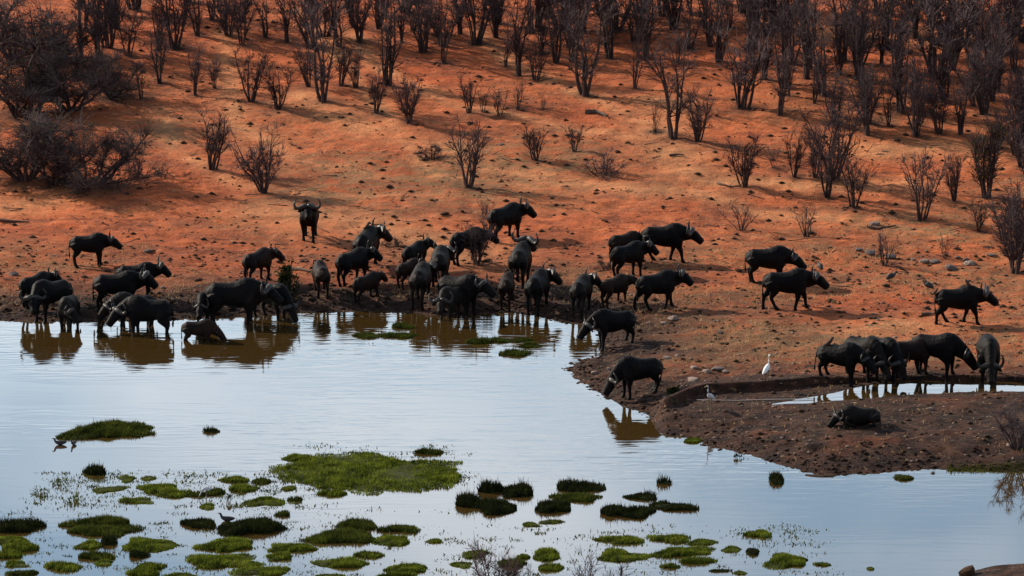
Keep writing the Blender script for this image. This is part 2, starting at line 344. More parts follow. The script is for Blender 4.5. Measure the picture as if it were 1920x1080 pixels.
def hit(u, v, wet=True):
    """ground point (or water surface) behind a photo pixel"""
    dx, du = (u - 960) / F, (540 - v) / F
    dy = math.cos(PITCH) + du * math.sin(PITCH); dz = -math.sin(PITCH) + du * math.cos(PITCH)
    lo, hi, st = 96.0, 330.0, 1.5
    for _ in range(3):
        ys = np.arange(lo, hi, st); k = ys / dy
        g = height(dx * k, ys)
        if wet: g = np.maximum(g, 0)
        below = np.nonzero(CAM_H + dz * k <= g)[0]
        j = below[0] if len(below) else len(ys) - 1
        lo, hi, st = ys[max(j - 1, 0)], ys[j] + 1e-6, st / 20
    y = ys[j]; x = dx * y / dy
    return x, y, float(height(np.array([x]), np.array([y]))[0])
def ppm(x, y, z):       # photo pixels per metre there
    return F / math.sqrt(x * x + y * y + (CAM_H - z) ** 2)
for pts, w in (([(1235, 190), (1240, 250), (1290, 320), (1370, 345), (1500, 350), (1700, 345)], 1.3),
               ([(1560, 60), (1700, 62), (1790, 70)], 1.6), ([(1620, 285), (1760, 275), (1850, 290)], 1.6),
               ([(520, 395), (700, 430), (900, 480)], 2.2), ([(1000, 330), (1180, 352), (1300, 358)], 0.8), ([(0, 395), (160, 352)], 1.2),
               ([(1230, 650), (1450, 640), (1700, 610)], 1.6), ([(560, 20), (640, 110), (760, 260), (820, 330), (1000, 352)], .5), ([(900, 60), (960, 120), (1150, 200), (1235, 240)], .6),
               ([(420, 60), (440, 230), (560, 300), (700, 330)], .5), ([(300, 210), (330, 280), (440, 345), (640, 370), (860, 362)], .5), ([(1300, 358), (1420, 400), (1600, 410), (1760, 440)], .7),
               ([(660, 60), (700, 120), (840, 190), (1060, 240), (1200, 260)], .5), ([(850, 300), (960, 322), (1100, 350)], 1.0), ([(560, 180), (680, 240), (860, 280)], 1.0)):
    path = np.maximum(path, track([hit(*p)[:2] for p in pts], w))
tag(link("ground", gme), "red earth slope and trampled bank around the pond", kind="structure")

# pond and ditch water
wv = [(-75, 99, 0), (75, 99, 0), (75, 152, 0), (-75, 152, 0)]
tag(mesh_obj("pond_water", wv, [(0, 1, 2, 3)], M["water"]), "pale sky-reflecting pond with fine ripples", kind="structure")
xs = np.linspace(plane_pt(1390, 757, CHZ)[0], NEARL[-1, 0], 40)
a = [(x, float(np.interp(x, NEARL[:, 0], NEARL[:, 1])) - 0.15, CHZ) for x in xs]; b = [(x, float(np.interp(x, FARL[:, 0], FARL[:, 1])) + 0.15, CHZ) for x in xs]
tag(mesh_obj("channel_water", a + b, [(i, i + 1, 41 + i, 40 + i) for i in range(39)], M["channel"]), "narrow strip of bright water in the ditch", kind="structure")

# ------------------------------------------------------------------ lofted shapes
def loft(V, Fc, pts, rh, rw, sides=12, up=None):
    """elliptic sections along pts (rh upright half-size, rw sideways), closed ends"""
    pts = [Vector(p) for p in pts]; base = len(V); n = len(pts)
    for i, p in enumerate(pts):
        t = (pts[min(i + 1, n - 1)] - pts[max(i - 1, 0)]).normalized()
        ref = up or Vector((0, 0, 1))
        if abs(t.dot(ref)) > 0.97: ref = Vector((1, 0, 0))
        s = ref.cross(t).normalized(); q = t.cross(s).normalized()
        for k in range(sides):
            an = 2 * math.pi * k / sides
            V.append(tuple(p + s * (math.cos(an) * rw[i]) + q * (math.sin(an) * rh[i])))
    for i in range(n - 1):
        for k in range(sides):
            k2 = (k + 1) % sides
            Fc.append((base + i * sides + k, base + i * sides + k2, base + (i + 1) * sides + k2, base + (i + 1) * sides + k))
    Fc.append(tuple(base + k for k in reversed(range(sides)))); Fc.append(tuple(base + (n - 1) * sides + k for k in range(sides)))

# ------------------------------------------------------------------ buffalo
def sph(yaw, pitch):
    return Vector((math.cos(pitch) * math.cos(yaw), math.cos(pitch) * math.sin(yaw), math.sin(pitch)))
TORSO = [(-.87, 1.15, .12, .10), (-.82, 1.11, .25, .19), (-.69, 1.06, .345, .285), (-.48, 1.035, .35, .325), (-.24, 1.005, .37, .365), (0.02, .99, .415, .385),
         (0.24, 1.02, .465, .375), (0.42, 1.07, .485, .345), (0.57, 1.075, .455, .30), (0.70, 1.06, .37, .245), (0.79, 1.03, .23, .16)]
POSES = {  # neck pitch, head pitch, neck length
    "stand": (9, -46, .50), "high": (30, -40, .50), "level": (-4, -42, .52), "low": (-22, -46, .56), "graze": (-38, -54, .66), "drink": (-50, -60, .74), "sip": (-30, -50, .62)}
def build_buffalo(pose="stand", nyaw=0, hyaw=0, stride=(0, 0, 0, 0), hornw=1.0, footz=(0, 0, 0, 0), lying=False, tail=0.0, hornl=1.0, npitch=0):
    V, Fc = [], []
    np_, hp, nl = POSES[pose]; np_ += npitch
    dz = -0.60 if lying else 0.0
    drop = -0.06 if pose in ("drink", "graze") else 0.0
    loft(V, Fc, [(x, 0, z + dz + drop * max(x, 0)) for x, z, h, w in TORSO], [t[2] for t in TORSO], [t[3] for t in TORSO], 16)
    b0 = Vector((.36, 0, 1.10 + dz + drop)); b1 = Vector((.66, 0, 1.13 + dz + drop))
    nd = sph(R(nyaw), R(np_)); poll = b1 + nd * nl
    hd = sph(R(nyaw + hyaw), R(hp))
    loft(V, Fc, [b0, b1, b1 + nd * (nl * .45), b1 + nd * (nl * .85), poll + nd * .05], [.40, .35, .275, .215, .15], [.25, .22, .18, .15, .12], 14)
    hu = Vector((0, 0, 1)) - hd * hd.z; hu.normalize()
    hb = poll - hd * .06 - hu * .03
    loft(V, Fc, [hb - hd * .05, hb + hd * .05, hb + hd * .19, hb + hd * .34, hb + hd * .46, hb + hd * .52], [.12, .20, .185, .155, .15, .115], [.11, .18, .165, .13, .14, .11], 12)
    side = hu.cross(hd).normalized()
    # horn frame: level when the head hangs at its usual angle
    hf = sph(R(nyaw + hyaw), R(hp + 48)); hz = (Vector((0, 0, 1)) - hf * hf.z).normalized(); hs = hz.cross(hf).normalized()
    for s in (-1, 1):   # ears
        e0 = hb + hs * (s * .10) + hz * .03 - hf * .05
        loft(V, Fc, [e0, e0 + hs * (s * .12) - hz * .03 - hf * .03, e0 + hs * (s * .24) - hz * .09 - hf * .03, e0 + hs * (s * .30) - hz * .13 - hf * .02], [.035, .065, .075, .03], [.035, .035, .035, .02], 8)
    # tail
    tz = 1.22 + dz
    loft(V, Fc, [(-.79, 0, tz), (-.88, tail * .1, tz - .05), (-.93, tail * .2, tz - .30), (-.92, tail * .4, tz - .55 if not lying else tz - .4), (-.91, tail * .5, tz - .68 if not lying else tz - .5), (-.90, tail * .5, tz - .86 if not lying else tz - .56)],
         [.06, .045, .030, .030, .048, .024], [.06, .045, .030, .030, .048, .024], 8, Vector((1, 0, 0)))
    fy, hy = .20, .20
    if lying:
        for s in (-1, 1):
            loft(V, Fc, [(.55, s * .28, .42), (.72, s * .34, .22), (.50, s * .40, .11), (.28, s * .42, .07)], [.16, .12, .085, .06], [.13, .11, .085, .07], 10)
            loft(V, Fc, [(-.80, s * .24, .40), (-.45, s * .42, .30), (-.62, s * .48, .12), (-.28, s * .52, .07)], [.24, .19, .10, .06], [.20, .15, .09, .07], 10)
    else:
        for j, (s, front) in enumerate(((1, 1), (-1, 1), (1, 0), (-1, 0))):
            sw, fz = stride[j], footz[j]
            if front: L = [(.46, .20, 1.02, .24, .16), (.48, .235, .80, .20, .135), (.44, .22, .62, .135, .105), (.47, .205, .44, .090, .086), (.465, .205, .36, .072, .070), (.46, .205, .16, .060, .060), (.47, .205, .09, .070, .070), (.51, .205, .0, .09, .084), (.52, .205, -.05, .09, .084)]
            else: L = [(-.61, .18, 1.06, .27, .18), (-.55, .225, .84, .25, .165), (-.55, .225, .68, .175, .115), (-.69, .205, .50, .102, .085), (-.72, .205, .42, .077, .070), (-.68, .205, .18, .060, .060), (-.66, .205, .09, .070, .070), (-.62, .205, .0, .09, .084), (-.61, .205, -.05, .09, .084)]
            pts, rh, rw = [], [], []
            for (x, y, z, a_, b_) in L:
                k = max(0.0, (0.95 - z) / 0.95); k = min(k, 1.0)
                bend = math.sin(math.pi * k) * (0.10 if front else -0.05) * (1 if sw > 0 else .3) * abs(sw) * 2
                pts.append((x + sw * k + bend, s * (y - abs(sw) * .05 * k), z + fz * k)); rh.append(a_); rw.append(b_)
            loft(V, Fc, pts, rh, rw, 10, Vector((1, 0, 0)))
    horns = []
    for s in (-1, 1):
        hv, hfc = [], []; o = hb + hz * .115 - hf * .02
        path_ = [(.03, .015, .02), (.02, .11, .045), (-.03, .23, .0), (-.08, .35, -.06), (-.12, .455, -.05), (-.14, .525, .05), (-.13, .53, .18), (-.10, .49, .29), (-.07, .42, .37)]
        rad = [.11, .11, .092, .078, .068, .056, .043, .027, .008]
        loft(hv, hfc, [o + hf * f_ + hs * (s * l_ * hornw) + hz * (u_ * hornl) for f_, l_, u_ in path_], [r * (.45 + .55 * hornw) for r in rad], [r * (.45 + .55 * hornw) for r in rad], 8)
        horns.append((hv, hfc))
    return V, Fc, horns

W1 = (.26, -.22, -.24, .24); W2 = (-.24, .26, .24, -.22); S0 = (.04, -.05, -.04, .06); S1 = (-.06, .05, .08, -.05); S2 = (0.0, .08, .05, -.08)
# photo x, y of the ground under the body, heading (0 = right, 90 = away), size, pose, neck yaw, head yaw, stride, horn width, hide, label
H = [
 (168, 497, 2, .88, "level", 0, 0, S0, .6, "hide", "lone young buffalo walking right on bare earth above the left-hand drinkers"),
 (68, 575, 46, .92, "stand", -15, 0, S1, .7, "hide", "leftmost buffalo of the herd, seen from behind on the bank"),
 (97, 601, 226, .98, "sip", 35, 20, S2, .9, "hide", "buffalo at far left turning its head back, front feet in water"),
 (129, 618, 262, .93, "low", 62, 25, S0, .8, "mudhide", "muddy-backed buffalo standing end-on in the water, head turned right"),
 (222, 583, 3, 1.10, "stand", -6, 0, S1, .95, "hide", "big black bull broadside on the left bank with its rump to the left"),
 (258, 556, 4, 1.05, "stand", 0, 0, S0, .85, "hide", "buffalo half hidden behind the big left-bank bull, horned head to the right"),
 (252, 612, 186, .98, "sip", 5, 10, S1, .8, "mudhide", "buffalo bending left to drink behind another in the left shallows"),
 (278, 624, 172, 1.02, "sip", 18, 20, S0, .95, "hide", "dark buffalo wading in the left shallows with its horned head low, facing left"),
 (386, 608, 258, .96, "low", 8, 0, S2, .65, "hide", "buffalo facing the camera at the water, right behind a drinking calf"),
 (373, 638, 2, .74, "graze", 0, 0, S1, .35, "calfhide", "brown calf drinking in the water in front of two adults"),
 (440, 606, 2, 1.12, "level", -8, 0, S0, .9, "hide", "large buffalo broadside in the shallows left of the stump-like shrub"),
 (510, 600, 318, .96, "drink", -4, 0, S2, .9, "hide", "buffalo drinking head-down below the greenish stump-like shrub"),
 (484, 530, 50, .95, "stand", -30, 0, S1, .6, "calfhide", "slim buffalo with upright horns standing above the left drinkers, facing right"),
 (580, 452, 268, 1.06, "high", 4, 4, S0, 1.0, "hide", "buffalo highest up on the open slope, standing face-on with curved horns"),
 (602, 557, 100, .78, "level", 0, 0, S1, .4, "calfhide", "solitary calf seen end-on at the bank, right of the stump-like shrub"),
 (688, 505, 74, 1.08, "stand", -48, 0, S0, 1.0, "mudhide", "long-horned buffalo with a bird on its back, above two younger ones"),
 (662, 535, 46, .92, "stand", -25, 0, S1, .6, "hide", "younger buffalo in front of the long-horned one that carries a bird"),
 (688, 568, 46, .62, "stand", 0, 0, S2, .2, "calfhide", "smallest calf, standing near the water below the young buffalo"),
 (766, 540, 50, .76, "stand", -10, 0, S1, .35, "calfhide", "calf left of the pale-rumped buffalo, with another's head above it"),
 (778, 513, 58, .86, "high", -40, 0, S0, .6, "hide", "buffalo mostly hidden behind a calf, only horned head and neck showing"),
 (789, 572, 80, 1.05, "level", -20, 0, S2, .75, "mudhide", "pale-rumped buffalo seen from behind on the bank, left of the wading pair"),
 (825, 540, 85, 1.03, "level", -25, 0, S1, .95, "mudhide", "buffalo seen from behind with one horn tip showing, above the wading pair"),
 (862, 588, 334, 1.08, "level", -4, 0, S0, .8, "hide", "buffalo facing right, just behind the one wading at mid shore"),
 (848, 601, 236, 1.00, "low", 20, 10, S2, .95, "mudhide", "buffalo wading at mid shore with light on its back, head toward us"),
 (877, 494, 38, 1.02, "level", -28, 0, S1, .9, "hide", "buffalo standing behind a bare bush on the middle bank"),
 (948, 453, 44, 1.08, "stand", -28, 0, S1, .75, "hide", "buffalo high on the bank above the bush, facing right"),
 (976, 537, 80, 1.12, "high", -18, -10, S0, 1.12, "mudhide", "buffalo walking away with the widest upswept horns, mid bank"),
 (950, 577, 84, .78, "level", -8, 0, S1, .4, "calfhide", "calf seen from behind, just below the wide-horned buffalo"),
 (1008, 586, 74, 1.02, "stand", -48, 0, S2, .9, "hide", "buffalo seen from behind at the shore with its horned head turned right"),
 (1090, 588, 74, 1.00, "stand", -48, 0, S1, .9, "mudhide", "buffalo seen from behind at the right end of the shore row, one horn out"),
 (1153, 575, 42, .72, "stand", -25, 0, S1, .25, "calfhide", "small calf walking right beside a bigger buffalo, near the inlet"),
 (1232, 581, 24, 1.06, "stand", -14, -5, W1, .75, "hide", "buffalo striding right just behind the inlet, calf at its left"),
 (1178, 521, 36, .98, "stand", -22, 0, S1, .8, "hide", "nearer of two buffalo crowded behind the striding bull on the right bank"),
 (1172, 492, 24, .98, "level", 0, 0, S0, .6, "calfhide", "reddish buffalo half hidden at the back of the upper trio"),
 (1245, 490, 0, 1.18, "level", 0, -5, W2, .95, "hide", "large bull leading the upper trio, striding right"),
 (1440, 531, 357, 1.24, "low", 0, 0, S0, .8, "hide", "heavy bull grazing with lowered head, farther of the right-hand walking pair"),
 (1476, 579, 1, 1.12, "level", 0, 0, W1, .8, "hide", "nearer of the right-hand walking pair, striding right with head low"),
 (1796, 608, 2, 1.16, "level", 0, 0, W2, .8, "hide", "buffalo at far right striding right with two birds on its back"),
 (1150, 652, 200, 1.10, "sip", 6, 0, S0, .8, "hide", "buffalo bowing left over the inlet to drink"),
 (1198, 742, 196, 1.12, "drink", -6, 0, S1, .85, "hide", "nearest standing buffalo, drinking at the tip of the spit"),
 (1574, 716, 334, 1.00, "sip", 0, 0, S1, .6, "hide", "leftmost buffalo drinking at the ditch"),
 (1618, 708, 312, 1.12, "drink", -6, 0, S0, .8, "mudhide", "brown-backed buffalo in the middle of the ditch trio"),
 (1652, 708, 304, 1.14, "drink", 0, 0, S2, .85, "hide", "rightmost of the three crowded at the ditch, head down in the water"),
 (1710, 703, 12, .84, "sip", -12, 0, S1, .4, "calfhide", "young buffalo with tail hanging, left of the horned one at the ditch"),
 (1756, 703, 338, 1.08, "graze", 10, 10, S0, .9, "hide", "buffalo at the ditch with its horned head bent to the right"),
 (1852, 713, 268, 1.12, "drink", 0, 0, S0, .8, "mudhide", "pale-backed buffalo facing us, drinking at the right end of the ditch"),
 (1612, 797, 183, 1.06, "low", 8, 10, S0, .8, "mudhide", "buffalo lying down on the brown bank in front of the ditch"),
]
TALL = [58, 62, 74, 66, 73, 62, 64, 72, 66, 48, 82, 70, 62, 72, 65, 78, 68, 55, 52, 58, 77, 76, 74, 64, 65, 70, 80, 62, 78, 70, 58, 72, 66, 56, 69, 68, 73, 70, 73, 75, 74, 80, 80, 68, 80, 88, 60]   # withers height in photo pixels
tmp = []
BUF = {}
for i, (u, v, hd, sc, pose, ny_, hy_, st, hw, hide, lab) in enumerate(H):
    endon = abs(math.sin(R(hd))); lying = "lying" in lab
    x, y, z = hit(u, v - (5 * endon if not lying else 0)); sc = TALL[i] / ppm(x, y, z) / (1.5 + .16 * endon) * 1.04
    if i in (2, 3, 6, 7, 9, 10, 11, 23): sc *= 1.06        # feet under water
    c_, s_ = math.cos(R(hd)), math.sin(R(hd))
    fz = []
    for j, (sg, fx) in enumerate(((1, .50), (-1, .50), (1, -.63), (-1, -.63))):
        lx, ly = (fx + st[j]) * sc, sg * .2 * sc
        fz.append((float(height(np.array([x + lx * c_ - ly * s_]), np.array([y + lx * s_ + ly * c_]))[0]) - z) / sc)
    fz = [max(-.45, min(.3, f)) for f in fz]
    rj = random.Random(i * 7 + 1)
    V, Fc, horns = build_buffalo(pose, ny_, hy_, st, hw, fz, lying, rj.uniform(-.6, .6), rj.uniform(.85, 1.1), rj.uniform(-3, 3))
    me = bpy.data.meshes.new("tmp"); me.from_pydata(V, [], Fc)
    o = bpy.data.objects.new("tmp", me); COL.objects.link(o)
    md = o.modifiers.new("r", 'REMESH'); md.mode = 'VOXEL'; md.voxel_size = 0.03; md.use_smooth_shade = True
    sm = o.modifiers.new("s", 'SMOOTH'); sm.factor = 0.5; sm.iterations = 4
    tmp.append((o, horns, (x, y, z), hd, sc, hide, lab, i))
dg = bpy.context.evaluated_depsgraph_get(); dg.update()
for o, horns, loc, hd, sc, hide, lab, i in tmp:
    me = bpy.data.meshes.new_from_object(o.evaluated_get(dg), depsgraph=dg); me.name = "buffalo"
    me.materials.clear(); me.materials.append(M[hide])
    b = link("buffalo", me); b.location = loc; b.rotation_euler = (0, 0, R(hd)); b.scale = (sc,) * 3
    tag(b, lab, "buffalo", "buffalo herd at the waterhole"); BUF[i] = b
    for hv, hfc in horns: mesh_obj("horn", hv, hfc, M["horn"], b, True)
for t_ in tmp: bpy.data.objects.remove(t_[0])

# ------------------------------------------------------------------ bare shrubs and trees
class Tubes:
    def __init__(s): s.V, s.F = [], []
    def add(s, pts, rad, sides):
        n = len(pts); base = len(s.V)
        d = pts[-1] - pts[0]
        a = d.orthogonal().normalized(); b = d.cross(a).normalized()
        cs = [(math.cos(2 * math.pi * k / sides), math.sin(2 * math.pi * k / sides)) for k in range(sides)]
        for p, r in zip(pts, rad):
            for c, q in cs: s.V.append(tuple(p + a * (c * r) + b * (q * r)))
        for i in range(n - 1):
            for k in range(sides):
                k2 = (k + 1) % sides
                s.F.append((base + i * sides + k, base + i * sides + k2, base + (i + 1) * sides + k2, base + (i + 1) * sides + k))
def rdir(rg):
    while True:
        v = Vector((rg.uniform(-1, 1), rg.uniform(-1, 1), rg.uniform(-1, 1)))
        if .05 < v.length < 1: return v.normalized()
def shoot(rg, p, d, length, segs, wander, trop):
    pts = [p.copy()]; st = length / segs
    for _ in range(segs):
        d = (d + rdir(rg) * wander + Vector((0, 0, trop))).normalized(); p = p + d * st; pts.append(p.copy())
    return pts, d
def make_shrub(seed, h, spread, stems, branches, twigs, lean=.25, trop=.10, wander=.16, r0=.045, tw_len=.45, leaf=None, leafn=0, fork=.5, twr=.0065):
    rg = random.Random(seed); S, T = Tubes(), Tubes(); tips = []
    for i in range(stems):
        an = 2 * math.pi * (i + rg.uniform(-.35, .35)) / stems; ln = lean * rg.uniform(.3, 1.25)
        hh = h * rg.uniform(.62, 1.0); base = Vector((math.cos(an), math.sin(an), 0)) * rg.uniform(.02, spread * .12) + Vector((0, 0, -.08))
        d = Vector((math.cos(an) * ln, math.sin(an) * ln, 1)).normalized()
        pts, _ = shoot(rg, base, d, hh, 8, wander, trop); r = r0 * rg.uniform(.6, 1.15)
        rad = [r * (1 - .82 * k / 8) for k in range(9)]
        S.add(pts, rad, 6)
        for b in range(branches):
            k = rg.uniform(.22, .97); f = k * 8; j = int(f); p = pts[j].lerp(pts[min(j + 1, 8)], f - j)
            out = rdir(rg); out.z = abs(out.z) * .4; t = (pts[min(j + 1, 8)] - pts[j]).normalized()
            d = (t * (1 - fork) + out * (fork + .15)).normalized()
            bl = hh * rg.uniform(.14, .34) * (1.15 - .45 * k)
            bp, _ = shoot(rg, p, d, bl, 4, wander * 1.5, trop)
            br = max(rad[j] * rg.uniform(.35, .55), .009)
            S.add(bp, [br, br * .8, br * .62, br * .45, br * .28], 4)
            for q in range(twigs):
                m = rg.uniform(.15, 1.0) * 4; jj = min(int(m), 3); pp = bp[jj].lerp(bp[jj + 1], m - jj)
                dd = ((bp[jj + 1] - bp[jj]).normalized() * .8 + rdir(rg) * .75 + Vector((0, 0, .22))).normalized()
                tp, _ = shoot(rg, pp, dd, tw_len * rg.uniform(.4, 1.1), 2, .3, trop * 1.3)
                T.add(tp, [twr * 1.3, twr, twr * .5], 3); tips.append(tp)
    LV, LF = [], []
    for _ in range(leafn):
        tp = rg.choice(tips); p = tp[0].lerp(tp[2], rg.uniform(.1, 1.1)) + rdir(rg) * .05
        a = rdir(rg) * rg.uniform(.02, .045); b = a.orthogonal().normalized() * rg.uniform(.015, .03)
        n0 = len(LV); LV += [tuple(p - a), tuple(p + b), tuple(p + a), tuple(p - b)]; LF.append((n0, n0 + 1, n0 + 2, n0 + 3))
    ms = bpy.data.meshes.new("trunk"); ms.from_pydata(S.V, [], S.F); ms.materials.append(M["bark"])
    ms.polygons.foreach_set("use_smooth", [True] * len(ms.polygons))
    mt = bpy.data.meshes.new("crown"); mt.from_pydata(T.V, [], T.F); mt.materials.append(M["twig"])
    out = [("trunk", ms), ("crown", mt)]
    if leafn:
        ml = bpy.data.meshes.new("leaves"); ml.from_pydata(LV, [], LF); ml.materials.append(M[leaf]); out.append(("leaves", ml))
    return out, h
PROTO = {
 "T": [make_shrub(11 + k, 4.0, 1.2, 4 + k % 3, 13, 6, .15, .07, .15, .085, .50, twr=.0085, fork=.6) for k in range(7)],
 "V": [make_shrub(31 + k, 2.8, 1.4, 7 + k % 4, 10, 8, .32, .06, .17, .055, .44, twr=.0085, fork=.6) for k in range(6)],
 "S": [make_shrub(51 + k, 1.5, 1.0, 7, 5, 4, .55, .05, .20, .028, .30, twr=.007) for k in range(4)],
 "B": [make_shrub(71 + k, 2.4, 1.8, 9, 12, 8, .45, .03, .26, .055, .45, twr=.0085, fork=.7) for k in range(3)],
 "L": [make_shrub(81 + k, 1.0, 1.6, 10, 7, 6, 1.7, -.02, .28, .030, .32, fork=.8, twr=.008) for k in range(2)],
 "A": [make_shrub(91 + k, 3.2, 2.6, 8, 17, 13, 1.15, -.015, .24, .075, .70, "greyleaf", 2200, .75, .008) for k in range(3)],
 "Y": [make_shrub(97, 2.8, 1.4, 10, 10, 7, .34, .07, .15, .05, .5, "yellowleaf", 500, twr=.0085)],
}
TREES = []
def plant(kind, u, v, hpx, label, group="bare shrubs on the slope", name="bare_shrub", wide=1.0, cat="shrub"):
    rg = random.Random(int(u * 13 + v * 7)); x, y, z = hit(u, v, False)
    prot, h = rg.choice(PROTO[kind])
    root = bpy.data.objects.new(name, None); COL.objects.link(root); root.empty_display_size = .3
    s = hpx / ppm(x, y, z) / h * 1.06
    root.location = (x, y, z); root.rotation_euler = (rg.uniform(-.05, .05), rg.uniform(-.05, .05), rg.uniform(0, 6.28)); root.scale = (s * wide, s * wide, s)
    for nm, me in prot: link(nm, me, root)
    tag(root, label, cat, group); TREES.append((u, v)); return root
shr = [
 ("B", 495, 362, 128, "dense thorny bush up the slope left of the face-on buffalo", .68),
 ("V", 398, 318, 112, "open bare shrub between the left acacias and the dense thorny bush", .95),
 ("V", 878, 352, 128, "tall bare shrub standing alone in the middle of the slope", .95),
 ("V", 1004, 300, 70, "low vase-shaped shrub right of the lone middle shrub", 1.1),
 ("V", 1077, 285, 54, "smallest upright shrub of the middle slope, near the low dead heap", .8),
 ("L", 810, 297, 34, "dark low heap of dead branches left of the lone middle shrub", 1.1),
 ("L", 1130, 326, 46, "sprawling dead shrub with a dark base below the smallest upright shrub", 1.0),
 ("V", 766, 232, 100, "forked bare shrub above the dark low heap", .9),
 ("V", 706, 212, 84, "narrow bare shrub left of the forked one", .8),
 ("V", 522, 205, 88, "bushy shrub at the right of a close pair, upper left slope", .95),
 ("V", 470, 190, 108, "bushy shrub at the left of a close pair, upper left slope", .9),
 ("T", 605, 190, 190, "tall many-stemmed shrub on the upper left slope, over the close pair", 1.05),
 ("T", 366, 178, 100, "thin upright shrub on the upper left slope beyond the acacias", .8),
 ("V", 402, 165, 60, "short shrub just right of the thin upright one, upper left", .7),
 ("S", 265, 185, 72, "spindly small shrub beside the upper acacias", .6),
 ("T", 300, 156, 118, "thin dark tree just right of the upper acacias", .9),
 ("S", 256, 336, 58, "thin leafless shrub right of the lower acacias", .9),
 ("V", 880, 212, 76, "left one of a row of small shrubs, upper centre", .7),
 ("S", 906, 210, 50, "second of a row of small shrubs, upper centre", .7),
 ("S", 936, 217, 58, "third of a row of small shrubs, upper centre", .8),
 ("S", 970, 205, 54, "fourth of a row of small shrubs, upper centre", .8),
 ("S", 1018, 205, 34, "tiny last sapling of the upper centre row", .7),
 ("T", 1096, 178, 172, "broad brushy shrub dominating the upper centre", 1.4),
 ("T", 972, 142, 150, "tall dark shrub left of the broad brushy one", 1.0),
 ("V", 1004, 150, 82, "lower shrub tucked between two tall ones, upper centre", .9),
 ("T", 1262, 260, 205, "tallest brushy shrub right of the worn track", 1.15),
 ("V", 1308, 266, 106, "compact dark shrub right of the tallest brushy one", .85),
 ("S", 1228, 248, 60, "spindly sapling at the left foot of the tallest brushy shrub", .5),
 ("T", 1190, 165, 120, "slim shrub right of the broad brushy one", .7),
 ("V", 1396, 350, 104, "bare shrub with dead branches at its foot, right of the track", .95),
 ("V", 1392, 204, 152, "full round shrub on the upper right slope, above the shadowed patch", 1.0),
 ("S", 1450, 315, 44, "short spiky stump shrub between larger ones, right slope", .7),
 ("V", 1489, 332, 92, "slender shrub left of the big right-hand clump", .7),
 ("V", 1528, 332, 105, "left stem group of the big right-hand clump", .8),
 ("V", 1562, 338, 158, "tallest shrub of the big right-hand clump", 1.0),
 ("V", 1550, 371, 118, "front shrub of the big right-hand clump", .75),
 ("V", 1600, 388, 100, "right shrub of the big right-hand clump", 1.0),
 ("V", 1728, 412, 134, "dense leafless shrub above the stony strip at right", .8),
 ("V", 1790, 377, 96, "thin shrub beside the one with yellowish leaves", .6),
 ("Y", 1850, 372, 150, "shrub with a few yellowish green leaves, right edge", .95),
 ("V", 1835, 433, 56, "low shrub under the yellowish-leaved one", 1.1),
 ("V", 1902, 512, 150, "big shrub cut by the right edge beside the stones", .95),
 ("S", 1658, 498, 68, "leaning twiggy shrub among stones at right", 1.0),
 ("S", 1772, 484, 50, "small stump-like sprout behind the right-hand stones", .6),
 ("S", 1390, 432, 62, "small spreading shrub on open ground above the grazing bull", 1.0),
 ("S", 1512, 444, 60, "small twiggy shrub right of the one above the grazing bull", 1.0),
 ("S", 908, 410, 42, "small shrub behind the buffalo high on the bank", .9),
 ("L", 735, 463, 30, "low straggly shrub between the long-horned buffalo and a calf", .9),
 ("B", 894, 494, 86, "bare bush standing in front of a buffalo on the middle bank", .85),
 ("L", 1134, 508, 26, "small dark tuft of a shrub left of the upper trio", .8),
 ("B", 1905, 838, 92, "leafless sapling on the near bank, reflected in the pond at right", .9),
 ("T", 728, 160, 175, "tall dark tree-like shrub on the upper slope, left of centre", .85),
 ("T", 832, 118, 120, "slim tree-like shrub right of the tall dark one", .8),
 ("V", 578, 162, 90, "thin open shrub behind the tall many-stemmed one", .8),
 ("V", 640, 160, 85, "leaning bare shrub just right of the tall many-stemmed one", .8),
 ("V", 667, 165, 75, "last shrub right of the tall many-stemmed group", .8),
 ("T", 538, 78, 110, "bushy upright shrub near the top, left of centre", .9),
 ("T", 660, 48, 90, "single upright shrub at the top edge, left of centre", .9),
 ("V", 775, 58, 80, "vase-shaped shrub at the top edge beside the slim tree-like one", .8),
]
for kind, u, v, hp_, lab, wd in shr: plant(kind, u, v, hp_, lab, wide=wd)
for u, v, hp_, lab, wd in ((45, 338, 150, "lower left acacia with a leaning trunk, cut by the left edge", 1.25), (172, 350, 150, "rounded grey-green acacia at the lower left, foremost of the thicket", 1.05),
                           (100, 345, 120, "middle acacia between two others at lower left", 1.0),
                           (45, 215, 175, "dark spreading acacia on the left edge, upper thicket", 1.3), (130, 208, 130, "middle acacia of the upper left thicket", 1.1),
                           (208, 182, 95, "low dark acacia at the right end of the upper left thicket", 1.2), (20, 110, 130, "acacia in the top left corner", 1.3), (95, 120, 120, "acacia second from the top left corner", 1.2)):
    plant("A", u, v, hp_, lab, "grey-green acacias on the left", "acacia_tree", wd, "tree")
rg = random.Random(77)
def thicket(n, box, kinds, hr, mind, label):
    done = []
    for _ in range(n * 60):
        u, v = rg.uniform(box[0], box[1]), rg.uniform(box[2], box[3])
        if any(abs(u - a) < mind and abs(v - b) < mind * .42 for a, b in TREES): continue
        o = plant(rg.choice(kinds), u, v, rg.uniform(*hr), label, "bare shrubs in the upper thickets", wide=rg.uniform(.7, 1.2)); done.append((v, u, o))
        if len(done) >= n: break
    done.sort(key=lambda q: -q[0]); nrow = max(1, round(len(done) / 12)); per = math.ceil(len(done) / nrow)     # front row first
    for k in range(nrow):
        for j, (v, u, o) in enumerate(sorted(done[k * per:(k + 1) * per], key=lambda q: q[1])):
            where = "" if nrow == 1 else f" of {ORD[k]} row up" if k else " of front row"
            o["label"] = f"bare shrub {ORD[j]} from left{where} in {label}"
thicket(20, (150, 460, 4, 110), "TTV", (70, 150), 30, "the scattered top left growth")
